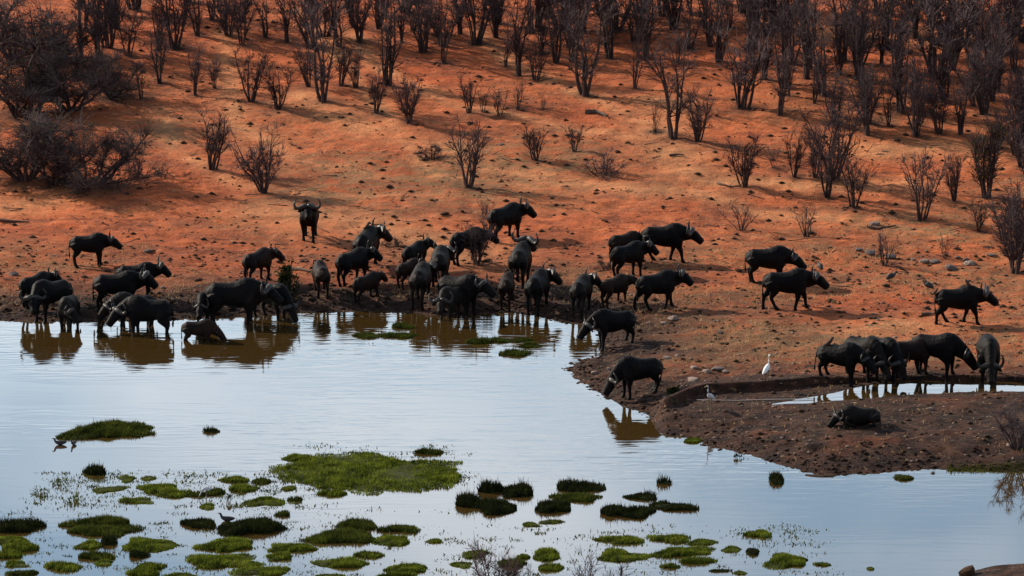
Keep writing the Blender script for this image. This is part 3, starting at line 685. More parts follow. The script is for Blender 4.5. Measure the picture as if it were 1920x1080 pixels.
thicket(15, (460, 890, 2, 100), "TTV", (70, 140), 38, "the growth top left of centre")
thicket(40, (890, 1440, 2, 125), "TTTV", (80, 170), 26, "the top centre thicket")
thicket(52, (1420, 1935, 2, 215), "TTTV", (80, 175), 24, "the top right thicket")
thicket(14, (1560, 1935, 180, 265), "TVV", (70, 140), 34, "the fringe below the top right thicket")
thicket(8, (1860, 1935, 250, 470), "VVS", (60, 120), 24, "the growth along the right edge")
# soil is darker round the foot of each shrub, set slightly to its right
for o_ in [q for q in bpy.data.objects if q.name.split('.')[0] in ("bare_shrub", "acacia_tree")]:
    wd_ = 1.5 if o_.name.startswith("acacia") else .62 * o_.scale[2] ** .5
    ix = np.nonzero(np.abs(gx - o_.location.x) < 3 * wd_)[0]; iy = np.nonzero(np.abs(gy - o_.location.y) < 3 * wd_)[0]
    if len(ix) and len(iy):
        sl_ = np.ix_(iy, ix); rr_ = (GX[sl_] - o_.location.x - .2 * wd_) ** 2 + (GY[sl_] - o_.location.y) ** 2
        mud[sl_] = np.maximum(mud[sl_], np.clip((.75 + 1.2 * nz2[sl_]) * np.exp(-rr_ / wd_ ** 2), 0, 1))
litter = np.clip(0.36 + nz1 * 2.6, 0, 1) * sstep(185, 160, GY) * 0.9
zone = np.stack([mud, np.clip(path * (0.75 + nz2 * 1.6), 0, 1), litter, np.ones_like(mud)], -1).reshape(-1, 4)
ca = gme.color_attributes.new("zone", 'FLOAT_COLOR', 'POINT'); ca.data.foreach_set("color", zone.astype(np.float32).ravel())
# shrubs on the near shore whose tops reach into view
for u, dy_, hp_, kind, lab in ((925, 101.0, 2.15, "V", "brown leafless shrub rising into the bottom of the picture at centre"), (965, 101.6, 1.7, "V", "smaller leafless shrub beside the one at bottom centre"),
                         (1092, 101.5, 1.75, "S", "thin twig of a shrub at the bottom edge, right of centre"), (1152, 101.5, 1.6, "S", "leaning dry twig at the bottom edge, farthest right")):
    x = (u - 960) / F * 105; z = float(height(np.array([x]), np.array([dy_]))[0]); rg2 = random.Random(u); prot, h = PROTO[kind][1]
    root = bpy.data.objects.new("bare_shrub", None); COL.objects.link(root); root.location = (x, dy_, z); s = hp_ / h
    root.scale = (s * .8, s * .8, s); root.rotation_euler = (0, 0, rg2.uniform(0, 6))
    for nm, me in prot: link(nm, me, root)
    tag(root, lab, "shrub", "leafless shrubs on the near shore")

# stump-like shrub at the shore and logs
def log(name, pts, rad, mat, label, cat, branches=0, seed=1):
    rg3 = random.Random(seed); T = Tubes(); pv = [Vector(p) for p in pts]; T.add(pv, rad, 7)
    for _ in range(branches):
        k = rg3.randrange(1, len(pv)); d = rdir(rg3); d.z = abs(d.z)
        bp, _ = shoot(rg3, pv[k], d, rg3.uniform(.25, .6), 3, .3, .1); T.add(bp, [.02, .016, .011, .005], 4)
    base = Vector(pts[0]); o = mesh_obj(name, [tuple(Vector(q) - base) for q in T.V], T.F, M[mat], None, True); o.location = base
    return tag(o, label, cat)
x, y, z = hit(533, 566)
stump = bpy.data.objects.new("stump_shrub", None); COL.objects.link(stump); stump.location = (x, y, z)
tag(stump, "greenish stump-like shrub at the water's edge behind a drinking buffalo", "shrub")
T = Tubes(); rg4 = random.Random(3); LV, LF = [], []
for i in range(16):
    b0 = Vector((rg4.uniform(-.35, .3), rg4.uniform(-.2, .2), -.1)); pts, _ = shoot(rg4, b0, Vector((rg4.uniform(-.1, .3), rg4.uniform(-.2, .2), 1)).normalized(), rg4.uniform(.9, 1.6), 6, .14, .05)
    T.add(pts, [.075, .07, .06, .05, .045, .03, .015], 6)
    for _ in range(90):
        p = pts[rg4.randrange(2, 7)] + rdir(rg4) * rg4.uniform(.03, .17); a = rdir(rg4) * .05; b = a.orthogonal().normalized() * .035; n0 = len(LV)
        LV += [tuple(p - a), tuple(p + b), tuple(p + a), tuple(p - b)]; LF.append((n0, n0 + 1, n0 + 2, n0 + 3))
mesh_obj("trunk", T.V, T.F, M["bark"], stump, True); mesh_obj("leaves", LV, LF, M["grass_d"], stump)
def log_px(pxs, r, label, br=0, seed=1, name="fallen_branch", up=.05):
    pts = []
    for u, v in pxs:
        x, y, z = hit(u, v, False); pts.append((x, y, z + up))
    n = len(pts); return log(name, pts, [r * (1 - .55 * k / max(n - 1, 1)) for k in range(n)], "log", label, "branch", br, seed)
log_px([(545, 508), (562, 507), (583, 511)], .09, "thick dead branch lying right of the stump-like shrub", 1, 2)
log_px([(540, 553), (556, 546), (566, 536)], .06, "forked dead branch on the bank below the stump-like shrub's right side", 2, 3, up=.1)
log_px([(1626, 427), (1645, 431), (1680, 425)], .07, "crooked dead branch lying below a pale stone on the right slope", 2, 4)
log_px([(1255, 293), (1272, 291), (1283, 293)], .05, "short dead branch lying beside the worn track", 0, 5)
log_px([(1345, 345), (1368, 352), (1390, 352)], .05, "dead branch at the foot of the shrub right of the track", 3, 6)
log_px([(0, 415), (28, 417), (55, 418)], .06, "long dead branch lying on the far left slope", 0, 7)
log_px([(1100, 213), (1118, 212), (1138, 219)], .14, "heap-like fallen log on the upper slope below the broad brushy shrub", 4, 8)
log_px([(1510, 893), (1535, 894), (1563, 894)], .05, "thin driftwood stick in the water off the near bank's point", 0, 9, up=.03)
log_px([(1728, 592), (1742, 590), (1752, 591)], .07, "short dark log behind the right-hand striding buffalo", 0, 10)
pp = [(*plane_pt(u, v, .42), .40) for u, v in ((1306, 748.5), (1380, 749.8), (1440, 748), (1525, 746.5))]
T = Tubes(); base = Vector(pp[0]); T.add([Vector((q[0], q[1], q[2])) - base for q in pp], [.013] * 4, 8)
o = mesh_obj("water_pipe", T.V, T.F, M["pipe"], None, True); o.location = base; tag(o, "thin pale pipe lying along the floor of the ditch", "pipe")

# ------------------------------------------------------------------ stones
def rock_mesh(seed, flat=.6):
    rg5 = random.Random(seed); bm = bmesh.new(); bmesh.ops.create_icosphere(bm, subdivisions=2, radius=1)
    planes = [(rdir(rg5), rg5.uniform(.55, .85)) for _ in range(9)]
    for v in bm.verts:
        for n_, d_ in planes:
            k = v.co.dot(n_) - d_
            if k > 0: v.co -= n_ * k * .9
        v.co *= rg5.uniform(.94, 1.06); v.co.z *= flat
    me = bpy.data.meshes.new("stone"); bm.to_mesh(me); bm.free(); return me
RK = {"stone": [rock_mesh(k) for k in range(4)], "darkstone": [rock_mesh(k + 10) for k in range(4)]}
for k in RK:
    for me in RK[k]: me.materials.append(M[k])
rocks = [(1640, 421, 22, "stone", "pale stone above a crooked branch on the right slope"), (1610, 470, 18, "darkstone", "dark stone left of the leaning twiggy shrub"),
 (1632, 476, 22, "darkstone", "dark stone touching the leaning twiggy shrub's left"), (1670, 484, 24, "darkstone", "rounded grey stone touching the leaning twiggy shrub's right"),
 (1732, 491, 20, "stone", "left of two grey stones lying together at right"), (1752, 493, 24, "darkstone", "right of two grey stones lying together at right"),
 (1712, 488, 12, "stone", "small stone left of the two grey ones"), (1820, 497, 26, "stone", "flat stone below a smaller one near the right edge"),
 (1812, 489, 18, "darkstone", "dark stone on top of the flat one near the right edge"), (1858, 480, 16, "darkstone", "dark stone beside the big right-edge shrub"),
 (1782, 505, 28, "darkstone", "low dark stone in front of the two grey ones"), (1795, 484, 12, "darkstone", "little dark stone right of the stump-like sprout"),
 (1300, 690, 16, "stone", "left stone of the rubble on the spit behind the ditch"), (1345, 694, 22, "darkstone", "largest dark stone of the rubble behind the ditch"),
 (1325, 698, 18, "stone", "pale stone in the middle of the rubble behind the ditch"), (1360, 698, 14, "stone", "right stone of the rubble behind the ditch"),
 (1298, 714, 24, "stone", "flat stone just above the left end of the ditch"), (1262, 600, 24, "stone", "grey stone below the striding bull near the inlet"),
 (1245, 607, 14, "stone", "pale stone left of the grey one near the inlet"), (1350, 625, 14, "darkstone", "single dark stone on the open right bank"),
 (1250, 672, 16, "stone", "pale stone right of the spit-tip buffalo's rump"), (1270, 668, 12, "stone", "second pale stone right of the spit-tip buffalo"),
 (1115, 700, 14, "stone", "stone on the tip of the spit"), (1140, 692, 10, "stone", "small stone behind the one on the spit's tip"),
 (25, 516, 20, "darkstone", "bluish stone at the left edge above the leftmost buffalo"), (940, 272, 12, "darkstone", "dark stone right of the lone middle shrub's top"),
 (278, 473, 18, "darkstone", "dark clod right of the lone young buffalo"), (305, 541, 12, "darkstone", "dark clod in front of the left-bank bull"),
 (1745, 768, 14, "stone", "pale stone with dark shadow on the near bank at right"), (1895, 836, 16, "stone", "pale stone at the foot of the near-bank sapling"),
 (1749, 887, 10, "darkstone", "small dark stone in the water off the near bank")]
for i, (u, v, w, k, lab) in enumerate(rocks):
    x, y, z = hit(u, v); me = RK[k][i % 4]; o = link("stone", me); s = w / ppm(x, y, z) * .5
    o.location = (x, y, max(z, 0) + s * .18); o.scale = (s * 1.1, s, s * .9); o.rotation_euler = (0, 0, i * 1.7); tag(o, lab, "stone", "loose stones on the banks")
x, y = plane_pt(1812, 1078); bo = link("boulder", rock_mesh(44, .9)); bo.data.materials.append(M["dung"])
bo.location = (x, y, .05); bo.scale = (.26, .24, .36); bo.rotation_euler = (.2, .1, .5); tag(bo, "dark angular boulder at the bottom right corner", "boulder")
# loose clods, dung, pebbles and straw: nobody could count them
def scatter(name, n, mat, sr, sampler, label, seed, flat=.55):
    r = np.random.RandomState(seed)
    ico = np.array([(0, 0, 1), (.9, 0, .2), (.28, .86, .2), (-.73, .53, .2), (-.73, -.53, .2), (.28, -.86, .2), (0, 0, -.5)]); fi = np.array([(0, 1, 2), (0, 2, 3), (0, 3, 4), (0, 4, 5), (0, 5, 1), (6, 2, 1), (6, 3, 2), (6, 4, 3), (6, 5, 4), (6, 1, 5)])
    X, Y = sampler(r, n); Z = height(X, Y); ok = Z > -0.04; X, Y, Z = X[ok], Y[ok], Z[ok]; n = len(X)
    s = sr[0] + (sr[1] - sr[0]) * r.rand(n) ** 3; a_ = r.rand(n) * 6.28
    P0 = ico[None] * (1 + .35 * (r.rand(n, 7, 1) - .5)) * s[:, None, None] * np.array([1, 1, flat])
    ca_, sa_ = np.cos(a_)[:, None], np.sin(a_)[:, None]
    Vv = np.stack([P0[..., 0] * ca_ - P0[..., 1] * sa_ + X[:, None], P0[..., 0] * sa_ + P0[..., 1] * ca_ + Y[:, None], P0[..., 2] + Z[:, None]], -1).reshape(-1, 3)
    Fa = (fi[None] + 7 * np.arange(n)[:, None, None]).reshape(-1, 3)
    tag(link(name, np_mesh(name, Vv, Fa, M[mat])), label, kind="stuff")
def edge(r, n):
    k = r.randint(1, 34, n); t = r.rand(n); p = POLY[k] * (1 - t)[:, None] + POLY[k + 1] * t[:, None]
    return p[:, 0] + .5 * r.randn(n), p[:, 1] + .55 + .8 * r.randn(n)
def slope(r, n): y = 140 + 60 * r.rand(n); return (r.rand(n) - .5) * 2 * (y * .14), y
def bank(r, n): y = 119 + 32 * r.rand(n) ** .8; return (r.rand(n) - .5) * 2 * (y * .14), y
def spit(r, n): return 3 + 16 * r.rand(n), 119 + 24 * r.rand(n)
scatter("dung_clods", 3400, "dung", (.02, .20), slope, "dark dung and clods strewn over the slope", 1)
scatter("red_clods", 4200, "clay", (.02, .10), slope, "red earth clods strewn over the slope", 2)
scatter("bank_clods", 6000, "dung", (.02, .14), bank, "dark clods and dung trampled into the bank", 3)
scatter("churned_mud", 3600, "mudclod", (.02, .13), edge, "dark mud lumps churned up by hooves along the water's edge", 6, .4)
scatter("bank_pebbles", 1300, "stone", (.02, .085), bank, "pale pebbles on the bank", 4)
scatter("spit_rubble", 900, "stone", (.02, .10), spit, "pale rubble on the spit around the ditch", 5)
# fallen twigs
r = np.random.RandomState(31); n_ = 2200; X, Y = slope(r, n_); keep = fbm(X * .2 + 9, Y * .3, 3) > -.10; X, Y = X[keep], Y[keep]; n_ = len(X)
a_ = r.rand(n_) * 6.28; L_ = .07 + .40 * r.rand(n_) ** 3; w_ = .006 + .010 * r.rand(n_); ox, oy = np.cos(a_) * L_, np.sin(a_) * L_
Za, Zb = height(X - ox, Y - oy), height(X + ox, Y + oy); lift = .015 + .05 * r.rand(n_)
nxv, nyv = -np.sin(a_) * w_, np.cos(a_) * w_
Vt = np.stack([np.stack([X - ox + nxv, Y - oy + nyv, Za], -1), np.stack([X - ox - nxv, Y - oy - nyv, Za], -1), np.stack([X - ox, Y - oy, Za + 2.4 * w_], -1),
               np.stack([X + ox + nxv * .5, Y + oy + nyv * .5, Zb + lift], -1), np.stack([X + ox - nxv * .5, Y + oy - nyv * .5, Zb + lift], -1), np.stack([X + ox, Y + oy, Zb + lift + 1.6 * w_], -1)], 1).reshape(-1, 3)
ft = np.array([(0, 1, 4, 3), (1, 2, 5, 4), (2, 0, 3, 5)]); Ft = (ft[None] + 6 * np.arange(n_)[:, None, None]).reshape(-1, 4)
tag(link("twig_litter", np_mesh("twig_litter", Vt, Ft, M["bark"])), "fallen twigs strewn over the slope", kind="stuff")
def blades(X, Y, Z, hgt, w, r, lean=.35):
    n = len(X); a_ = r.rand(n) * 6.28; l_ = r.rand(n) * 6.28; k = lean * r.rand(n) * hgt
    dx, dy = np.cos(a_) * w, np.sin(a_) * w
    A = np.stack([X - dx, Y - dy, Z], -1); B = np.stack([X + dx, Y + dy, Z], -1); C = np.stack([X + np.cos(l_) * k, Y + np.sin(l_) * k, Z + hgt], -1)
    return np.stack([A, B, C], 1).reshape(-1, 3), np.arange(3 * n).reshape(-1, 3)
r = np.random.RandomState(9); X, Y = bank(r, 42000); keep = (fbm(X * .25 + 3, Y * .35, 3) > -.02) & (sdf(X, Y) > 1.2) & ((Y > 132) | (r.rand(len(X)) < .18)); X, Y = X[keep], Y[keep]
Vb, Fb = blades(X, Y, height(X, Y) - .01, .04 + .10 * r.rand(len(X)), .010 + .008 * r.rand(len(X)), r, 1.6)
tag(link("dry_grass", np_mesh("dry_grass", Vb, Fb, M["straw"])), "short dry straw scattered over the bank", kind="stuff")

# ------------------------------------------------------------------ floating grass tussocks
def tussock(u, v, w, h, k, label, group, cat="tussock", tall=1.0, dens=1.0, name="grass_tussock"):
    seed = int(u * 31 + v * 17); r = np.random.RandomState(seed % 100000)
    x, y = plane_pt(u, v + h * .12); s = ppm(x, y, 0); sn = CAM_H / math.hypot(y, CAM_H)
    bh = (.11 if k == "g" else .13 if k == "m" else .20) * tall * min(1.0, .45 + w / 110)
    a = w / s * .545; b = max((h * 1.0 / s - bh * .6) / sn * .5 * (1.2 if w < 300 else 1.15), a * .25, .08)
    # outline: an uneven closed curve
    ph = r.rand(6) * 6.28; am = np.array([.0, .12, .10, .08, .06, .05]) * (1.25 if 60 < w < 150 else .8)
    nl = 1 if w < 34 else 2 if w < 62 else 3 if w < 110 else 5 if w < 200 else 9
    lob = [((r.rand() - .5) * 1.3 if nl > 1 else 0, (r.rand() - .5) * .9 if nl > 1 else 0, .38 + .34 * r.rand() if nl > 1 else .95, .34 + .4 * r.rand() if nl > 1 else .95) for _ in range(nl)]
    if nl > 1: lob.append((0, 0, .62, .55))
    tt = np.linspace(0, 2 * math.pi, 181); rq = np.linspace(0, 1.3, 90); best = np.zeros(181)
    for lx, ly, la, lb in lob:
        ins = ((np.cos(tt)[:, None] * rq - lx) / la) ** 2 + ((np.sin(tt)[:, None] * rq - ly) / lb) ** 2 <= 1
        best = np.maximum(best, np.where(ins, rq, 0).max(1))
    best = np.maximum(best, .25); ext = np.abs(np.cos(tt) * best).max(); best = best / max(ext, .3); best = best * (1 + np.abs(np.sin(tt)) * (1 / max(np.abs(np.sin(tt) * best).max(), .45) - 1))
    out = lambda t: np.interp(np.mod(t, 2 * math.pi), tt, best) * (.93 + .5 * sum(am[j] * np.sin((j + 1) * t + ph[j]) for j in range(1, 6)) + .35 * fbm(np.cos(t) * 5 + seed, np.sin(t) * 5, 3))
    root = bpy.data.objects.new(name, None); COL.objects.link(root); root.location = (x, y, 0); root.empty_display_size = .2
    tag(root, label, cat, group)
    # peat mat
    nr, ns = 5, 44; MV = [(0, 0, bh * .30)]
    for i in range(1, nr + 1):
        for j in range(ns):
            t = 2 * math.pi * j / ns; rr = out(t) * i / nr
            MV.append((math.cos(t) * a * rr, math.sin(t) * b * rr, bh * .30 * (1 - (i / nr) ** 3) - (.05 if i == nr else 0) + .02 * r.rand()))
    MF = [(0, 1 + j, 1 + (j + 1) % ns) for j in range(ns)]
    for i in range(nr - 1):
        for j in range(ns):
            p, q = 1 + i * ns, 1 + (i + 1) * ns; MF.append((p + j, q + j, q + (j + 1) % ns, p + (j + 1) % ns))
    if dens > .3: mesh_obj("peat_mat", MV, MF, M["peat"], root, True)
    area = math.pi * a * b; n = int(min(max(area * 1500 * dens, 120 * dens + 20), 14000))
    t = r.rand(n) * 6.28; q = np.sqrt(r.rand(n)); rr = q * out(t) * 1.02
    X, Y = np.cos(t) * a * rr, np.sin(t) * b * rr
    lump = .60 + 2.4 * fbm((X + x) * 1.1, (Y + y) * 1.1, 3)
    Z = bh * .26 * (1 - q ** 3); hg = bh * (.35 + .65 * r.rand(n)) * np.clip(lump + .35, .3, 1.7) * (1.05 - .45 * q ** 4)
    spike = r.rand(n) < (.05 if k == "d" else .012); hg = np.where(spike, hg * 1.7, hg)
    Vb, Fb = blades(X, Y, Z, hg, .012 + .012 * r.rand(n), r, .75 if k != "d" else .55)
    g = link("grass_blades", np_mesh("grass_blades", Vb, Fb, M["grass_" + k]), root); g["kind"] = "stuff"
    return root
rows = {
 "the marsh patch left of the big island": [(183, 885, 58, 20, "d"), (205, 916, 72, 16, "g"), (240, 897, 40, 18, "g"), (278, 896, 28, 10, "g"), (300, 914, 90, 22, "g"), (258, 938, 62, 18, "g"),
   (330, 926, 62, 16, "g"), (368, 927, 44, 10, "m"), (440, 899, 56, 16, "g"), (456, 916, 64, 18, "g"), (403, 922, 40, 14, "m"), (490, 902, 32, 12, "m"), (540, 915, 36, 12, "g"), (498, 937, 74, 24, "g"),
   (556, 937, 36, 8, "m"), (386, 948, 34, 16, "g"), (532, 964, 34, 10, "m"), (628, 924, 66, 14, "g")],
 "the dark row at lower left": [(32, 988, 108, 28, "d"), (196, 979, 150, 20, "m"), (186, 996, 130, 24, "m"), (366, 980, 80, 24, "d"), (466, 986, 124, 34, "d"), (672, 983, 78, 20, "m"), (748, 990, 76, 18, "m")],
 "the dark cluster right of the big island": [(916, 918, 58, 20, "d"), (978, 920, 64, 30, "d"), (876, 943, 62, 24, "d"), (945, 950, 95, 30, "d"), (1083, 914, 98, 22, "d"), (1080, 932, 90, 18, "m"), (1042, 950, 80, 24, "d"),
   (1196, 931, 64, 18, "d"), (1146, 958, 66, 22, "d"), (1192, 960, 80, 26, "d"), (1263, 949, 86, 24, "d"), (994, 983, 38, 10, "g"), (1033, 978, 50, 10, "g")],
 "the upper green row at the bottom": [(28, 1012, 94, 20, "g"), (46, 1026, 76, 18, "g"), (170, 1021, 60, 18, "g"), (204, 1016, 30, 14, "d"), (296, 1018, 125, 30, "g"), (258, 1040, 46, 18, "d"), (432, 1020, 120, 28, "g"),
   (560, 1026, 108, 18, "g"), (640, 1005, 125, 26, "m"), (745, 1012, 80, 24, "g"), (815, 1014, 34, 10, "g"), (600, 1013, 54, 16, "g"), (1165, 1011, 92, 16, "g"), (1258, 1009, 68, 18, "g"), (1316, 1015, 62, 14, "g"),
   (1415, 1000, 64, 18, "g"), (1371, 1029, 38, 14, "g"), (1411, 1033, 26, 16, "d")],
 "the middle green row at the bottom": [(18, 1040, 80, 16, "g"), (28, 1057, 50, 14, "g"), (120, 1062, 70, 18, "g"), (175, 1042, 74, 18, "m"), (190, 1055, 40, 16, "g"), (420, 1049, 132, 28, "g"), (530, 1043, 64, 16, "g"),
   (638, 1055, 112, 22, "g"), (692, 1040, 62, 14, "g"), (766, 1064, 96, 18, "g"), (893, 1037, 56, 18, "g"), (860, 1057, 50, 18, "g"), (1030, 1039, 66, 24, "g"), (982, 1044, 34, 12, "g"), (1165, 1041, 108, 26, "g"),
   (1276, 1033, 112, 22, "g"), (1302, 1052, 78, 14, "g"), (1486, 1050, 96, 30, "g"), (1545, 1058, 36, 10, "g"), (1632, 1066, 14, 8, "g")],
 "the lowest row at the bottom edge": [(50, 1074, 70, 14, "m"), (280, 1062, 55, 18, "g"), (272, 1076, 70, 14, "g"), (345, 1079, 92, 14, "g"), (500, 1070, 116, 22, "g"), (615, 1079, 60, 10, "g"), (740, 1079, 74, 10, "g"),
   (955, 1056, 64, 18, "m"), (1028, 1064, 58, 14, "g"), (1258, 1062, 44, 9, "g"), (1345, 1070, 48, 8, "m"), (1388, 1074, 26, 8, "g")],
 "the small mats below the drinking herd": [(750, 629, 76, 13, "m"), (753, 612, 48, 11, "m"), (684, 628, 56, 13, "m"), (895, 641, 62, 12, "m"), (938, 638, 36, 12, "m"), (978, 637, 50, 10, "m"), (996, 648, 48, 12, "m"), (966, 662, 54, 12, "m")],
}
kn = {"g": "green", "m": "olive", "d": "dark"}
for rn, L in rows.items():
    Ls = sorted(L)
    for i, (u, v, w, h, k) in enumerate(Ls):
        tussock(u, v, w, h, k, f"{kn[k]} grass tussock, {ORD[i]} from the left in {rn}", "grass tussocks in the pond")
tussock(700, 874, 340, 80, "g", "largest green grass island in the pond, left of centre", "grass islands in the pond", "grass island", 1.25, .9, "grass_island")
for u, v, w, h, k in ((560, 858, 70, 16, "g"), (812, 893, 110, 18, "g"), (800, 848, 70, 10, "m"), (560, 876, 70, 14, "g")):
    tussock(u, v, w, h, k, f"green tussock clinging to the {'upper' if v < 860 else 'lower'} {'left' if u < 700 else 'right'} rim of the largest island", "grass tussocks in the pond")
tussock(200, 806, 178, 36, "m", "dark-topped grass island at the left, alone above the marsh patch", "grass islands in the pond", "grass island", 1.5, 1.0, "grass_island")
tussock(397, 808, 32, 9, "d", "tiny dark tussock right of the left-hand grass island", "grass tussocks in the pond")
tussock(1245, 905, 30, 10, "d", "spiky dark tuft alone above the dark cluster", "grass tussocks in the pond", tall=1.6, dens=.6)
tussock(1298, 826, 56, 13, "g", "green tussock touching the near bank left of the rounded one", "grass tussocks in the pond")
tussock(1456, 899, 26, 24, "d", "round dark tussock alone off the near bank's point", "grass tussocks in the pond", tall=2.0)
tussock(1695, 895, 44, 16, "m", "olive tussock just off the near bank at right", "grass tussocks in the pond")
tussock(1384, 858, 22, 10, "d", "sparse reed tuft below the near bank", "grass tussocks in the pond", tall=1.6, dens=.12)
tussock(1275, 752, 46, 20, "d", "green weed clump in the left end of the ditch", "weeds by the ditch", "weed", 1.3, .8, "weed_clump").location.z = .33
for i, (u, v, w) in enumerate(((75, 920, 50), (118, 905, 60), (140, 935, 40))):
    tussock(u, v, w, 24, "m", f"thin reeds standing in open water, {ORD[i]} of the left-hand patches", "thin reeds in the water", "reeds", 1.5, .06, "reed_patch")
r = np.random.RandomState(57); FX, FY = [], []
for u0, u1, v0, v1, n_ in ((60, 620, 885, 952, 150), (0, 860, 955, 1080, 110), (860, 1560, 985, 1080, 80), (520, 880, 835, 915, 60)):
    for _ in range(n_):
        u, v = u0 + (u1 - u0) * r.rand(), v0 + (v1 - v0) * r.rand(); x, y = plane_pt(u, v); m_ = r.randint(6, 46); sp_ = .05 + .20 * r.rand()
        FX.append(x + sp_ * 1.5 * r.randn(m_)); FY.append(y + sp_ * r.randn(m_))
FX, FY = np.concatenate(FX), np.concatenate(FY)
Vb, Fb = blades(FX, FY, 0 * FX - .01, .02 + .07 * r.rand(len(FX)) ** 2, .014 + .016 * r.rand(len(FX)), r, 1.8)
tag(link("floating_weed", np_mesh("floating_weed", Vb, Fb, M["grass_m"])), "flecks of weed and stray blades floating between the tussocks", kind="stuff")
# grass fringe on the near bank at right
r = np.random.RandomState(21); u_ = 1775 + 165 * r.rand(700); pts = [plane_pt(a_, 881 + 2.5 * b_) for a_, b_ in zip(u_, r.randn(700))]
X, Y = np.array(pts).T; Z = np.maximum(height(X, Y), 0)
Vb, Fb = blades(X, Y, Z, .04 + .07 * r.rand(700), .015 + 0 * X, r, .8)
tag(link("bank_grass", np_mesh("bank_grass", Vb, Fb, M["grass_m"])), "low grass fringe along the near bank at right", kind="stuff")

# ------------------------------------------------------------------ birds
def bird(loc, rz, scale, spine, rad, legs, beak, plum, beakm, label, cat, name, group=None, legm="beak"):
    V, Fc = [], []
    loft(V, Fc, spine, rad, [q * .85 for q in rad], 10)
    o = mesh_obj(name, V, Fc, M[plum], None, True); o.location = loc; o.rotation_euler = (0, 0, rz); o.scale = (scale,) * 3
    ss = o.modifiers.new("sub", 'SUBSURF'); ss.levels = 1; ss.render_levels = 1
    V, Fc = [], []; loft(V, Fc, [Vector(beak[0]), Vector(beak[0]).lerp(Vector(beak[1]), .5), beak[1]], [beak[2], beak[2] * .7, .002], [beak[2] * .8, beak[2] * .5, .002], 6)
    mesh_obj("beak", V, Fc, M[beakm], o, True)
    for s in (-1, 1):
        if legs:
            x_, y_, z_, rr = legs; T = Tubes(); T.add([Vector((x_, s * y_, z_)), Vector((x_ - .02, s * y_, z_ * .5)), Vector((x_ + .01, s * y_, -.02)), Vector((x_ + rr * 7, s * y_, -.02))], [rr * 1.2, rr, rr, rr * .6], 5)
            mesh_obj("leg", T.V, T.F, M[legm], o, True)
    return tag(o, label, cat, group)
EG_S = [(-.36, 0, .34), (-.28, 0, .38), (-.14, 0, .45), (.02, 0, .53), (.12, 0, .60), (.16, 0, .70), (.13, 0, .80), (.13, 0, .90), (.18, 0, .95), (.25, 0, .95)]
EG_R = [.015, .06, .105, .115, .075, .042, .032, .030, .036, .018]
def on(u, v): return hit(u, v)
bird(on(1438, 716), R(60), .92, EG_S, EG_R, (0, .05, .45, .014), ((.24, 0, .95), (.42, 0, .93), .018), "white", "yellowbeak", "white egret standing upright on the bank behind the ditch", "egret", "egret", "white wading birds")
bird(on(1331, 768), R(235), .86, EG_S, EG_R, (0, .05, .45, .014), ((.24, 0, .95), (.40, 0, .93), .018), "grey", "yellowbeak", "greyish heron standing in front of the ditch's left end", "heron", "heron", "white wading birds")
ST_S = [(-.34, 0, .50), (-.24, 0, .54), (-.08, 0, .58), (.08, 0, .58), (.18, 0, .55), (.26, 0, .46), (.32, 0, .34), (.36, 0, .24), (.40, 0, .17)]
ST_R = [.02, .075, .125, .12, .075, .045, .036, .040, .02]
bx, by = plane_pt(386, 934); bird((bx, by, 0), R(200), .5, ST_S, ST_R, (-.02, .06, .5, .018), ((.39, 0, .18), (.50, 0, .02), .02), "grey", "beak", "pale wading bird bent down feeding in the marsh patch", "wading bird", "wading_bird", "white wading birds")
bx, by = plane_pt(430, 942); bird((bx, by, -.1), R(250), .5, ST_S, ST_R, (-.02, .06, .5, .018), ((.39, 0, .18), (.50, 0, .02), .02), "fowl", "beak", "dark wading bird right of the pale one in the marsh patch", "wading bird", "wading_bird")
GF_S = [(-.30, 0, .13), (-.22, 0, .20), (-.10, 0, .28), (.04, 0, .31), (.13, 0, .31), (.18, 0, .38), (.19, 0, .45), (.22, 0, .48), (.25, 0, .48)]
GF_R = [.03, .10, .155, .145, .085, .045, .035, .038, .02]
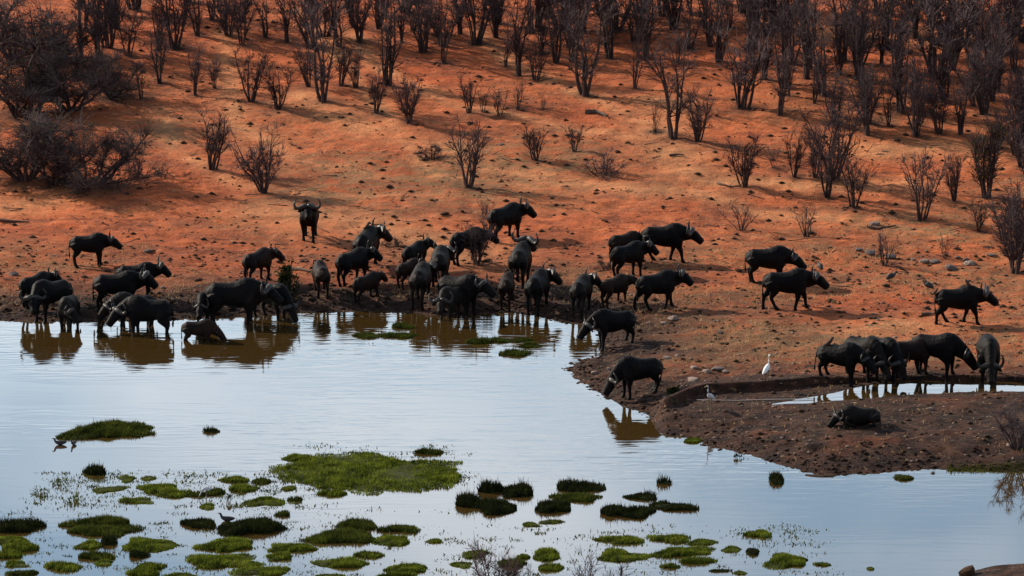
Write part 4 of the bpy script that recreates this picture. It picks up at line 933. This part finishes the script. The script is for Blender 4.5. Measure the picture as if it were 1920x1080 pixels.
for u, v, a_, lab in ((1537, 509, 110, "guineafowl right of the two walking buffalo"), (1672, 528, 20, "guineafowl midway between the walking pair and the right-hand bull"),
                     (1739, 545, 160, "guineafowl just behind the right-hand bull's rump"), (1849, 552, 100, "guineafowl above the right-hand bull's head")):
    bird(on(u, v), R(a_), .78, GF_S, GF_R, (0, .05, .2, .012), ((.24, 0, .48), (.30, 0, .46), .014), "fowl", "beak", lab, "guineafowl", "guineafowl", "guineafowl on the right bank")
OX_S = [(-.17, 0, .02), (-.11, 0, .05), (-.05, 0, .09), (.01, 0, .13), (.04, 0, .18), (.06, 0, .22), (.09, 0, .225)]
OX_R = [.012, .022, .045, .050, .040, .036, .015]
def perch(i, lx, ly, rz, sc, lab, zoff=None):
    b = BUF[i]; bpy.context.view_layer.update()
    best = max((v.co.z for v in b.data.vertices if abs(v.co.x - lx) < .06 and abs(v.co.y - ly) < .06), default=1.4)
    p = b.matrix_world @ Vector((lx, ly, best - .12))
    bird(p, rz, sc, OX_S, OX_R, (0, .02, .08, .006), ((.085, 0, .222), (.13, 0, .21), .012), "brownbird", "yellowbeak", lab, "oxpecker", "oxpecker", "birds riding on buffalo")
perch(37, -.90, 0, R(20), 1.15, "small bird on the rump of the far right bull"); perch(37, .35, 0, R(160), 1.3, "small bird on the shoulder of the far right bull")
perch(15, .25, .05, R(40), 1.2, "small bird on the back of the long-horned buffalo"); perch(40, -.42, 0, R(10), 1.5, "larger brown bird on the rump of the leftmost ditch drinker")
DK_S = [(-.26, 0, .08), (-.20, 0, .07), (-.08, 0, .05), (.06, 0, .05), (.14, 0, .08), (.17, 0, .15), (.18, 0, .20), (.23, 0, .21)]
DK_R = [.012, .05, .085, .085, .05, .036, .040, .018]
for u, v, a_, s_, lab in ((112, 834, 185, .9, "dark duck swimming below the left-hand grass island, the left one"), (138, 834, 250, .8, "dark duck swimming below the left-hand grass island, the right one"),
                         (425, 977, 170, 1.0, "dark duck resting at the back of a dark tussock, lower left")):
    bx, by = plane_pt(u, v); bird((bx, by, .02), R(a_), s_, DK_S, DK_R, None, ((.22, 0, .21), (.29, 0, .20), .018), "fowl", "beak", lab, "duck", "duck", "dark ducks on the pond")
print("objects", len(bpy.data.objects))
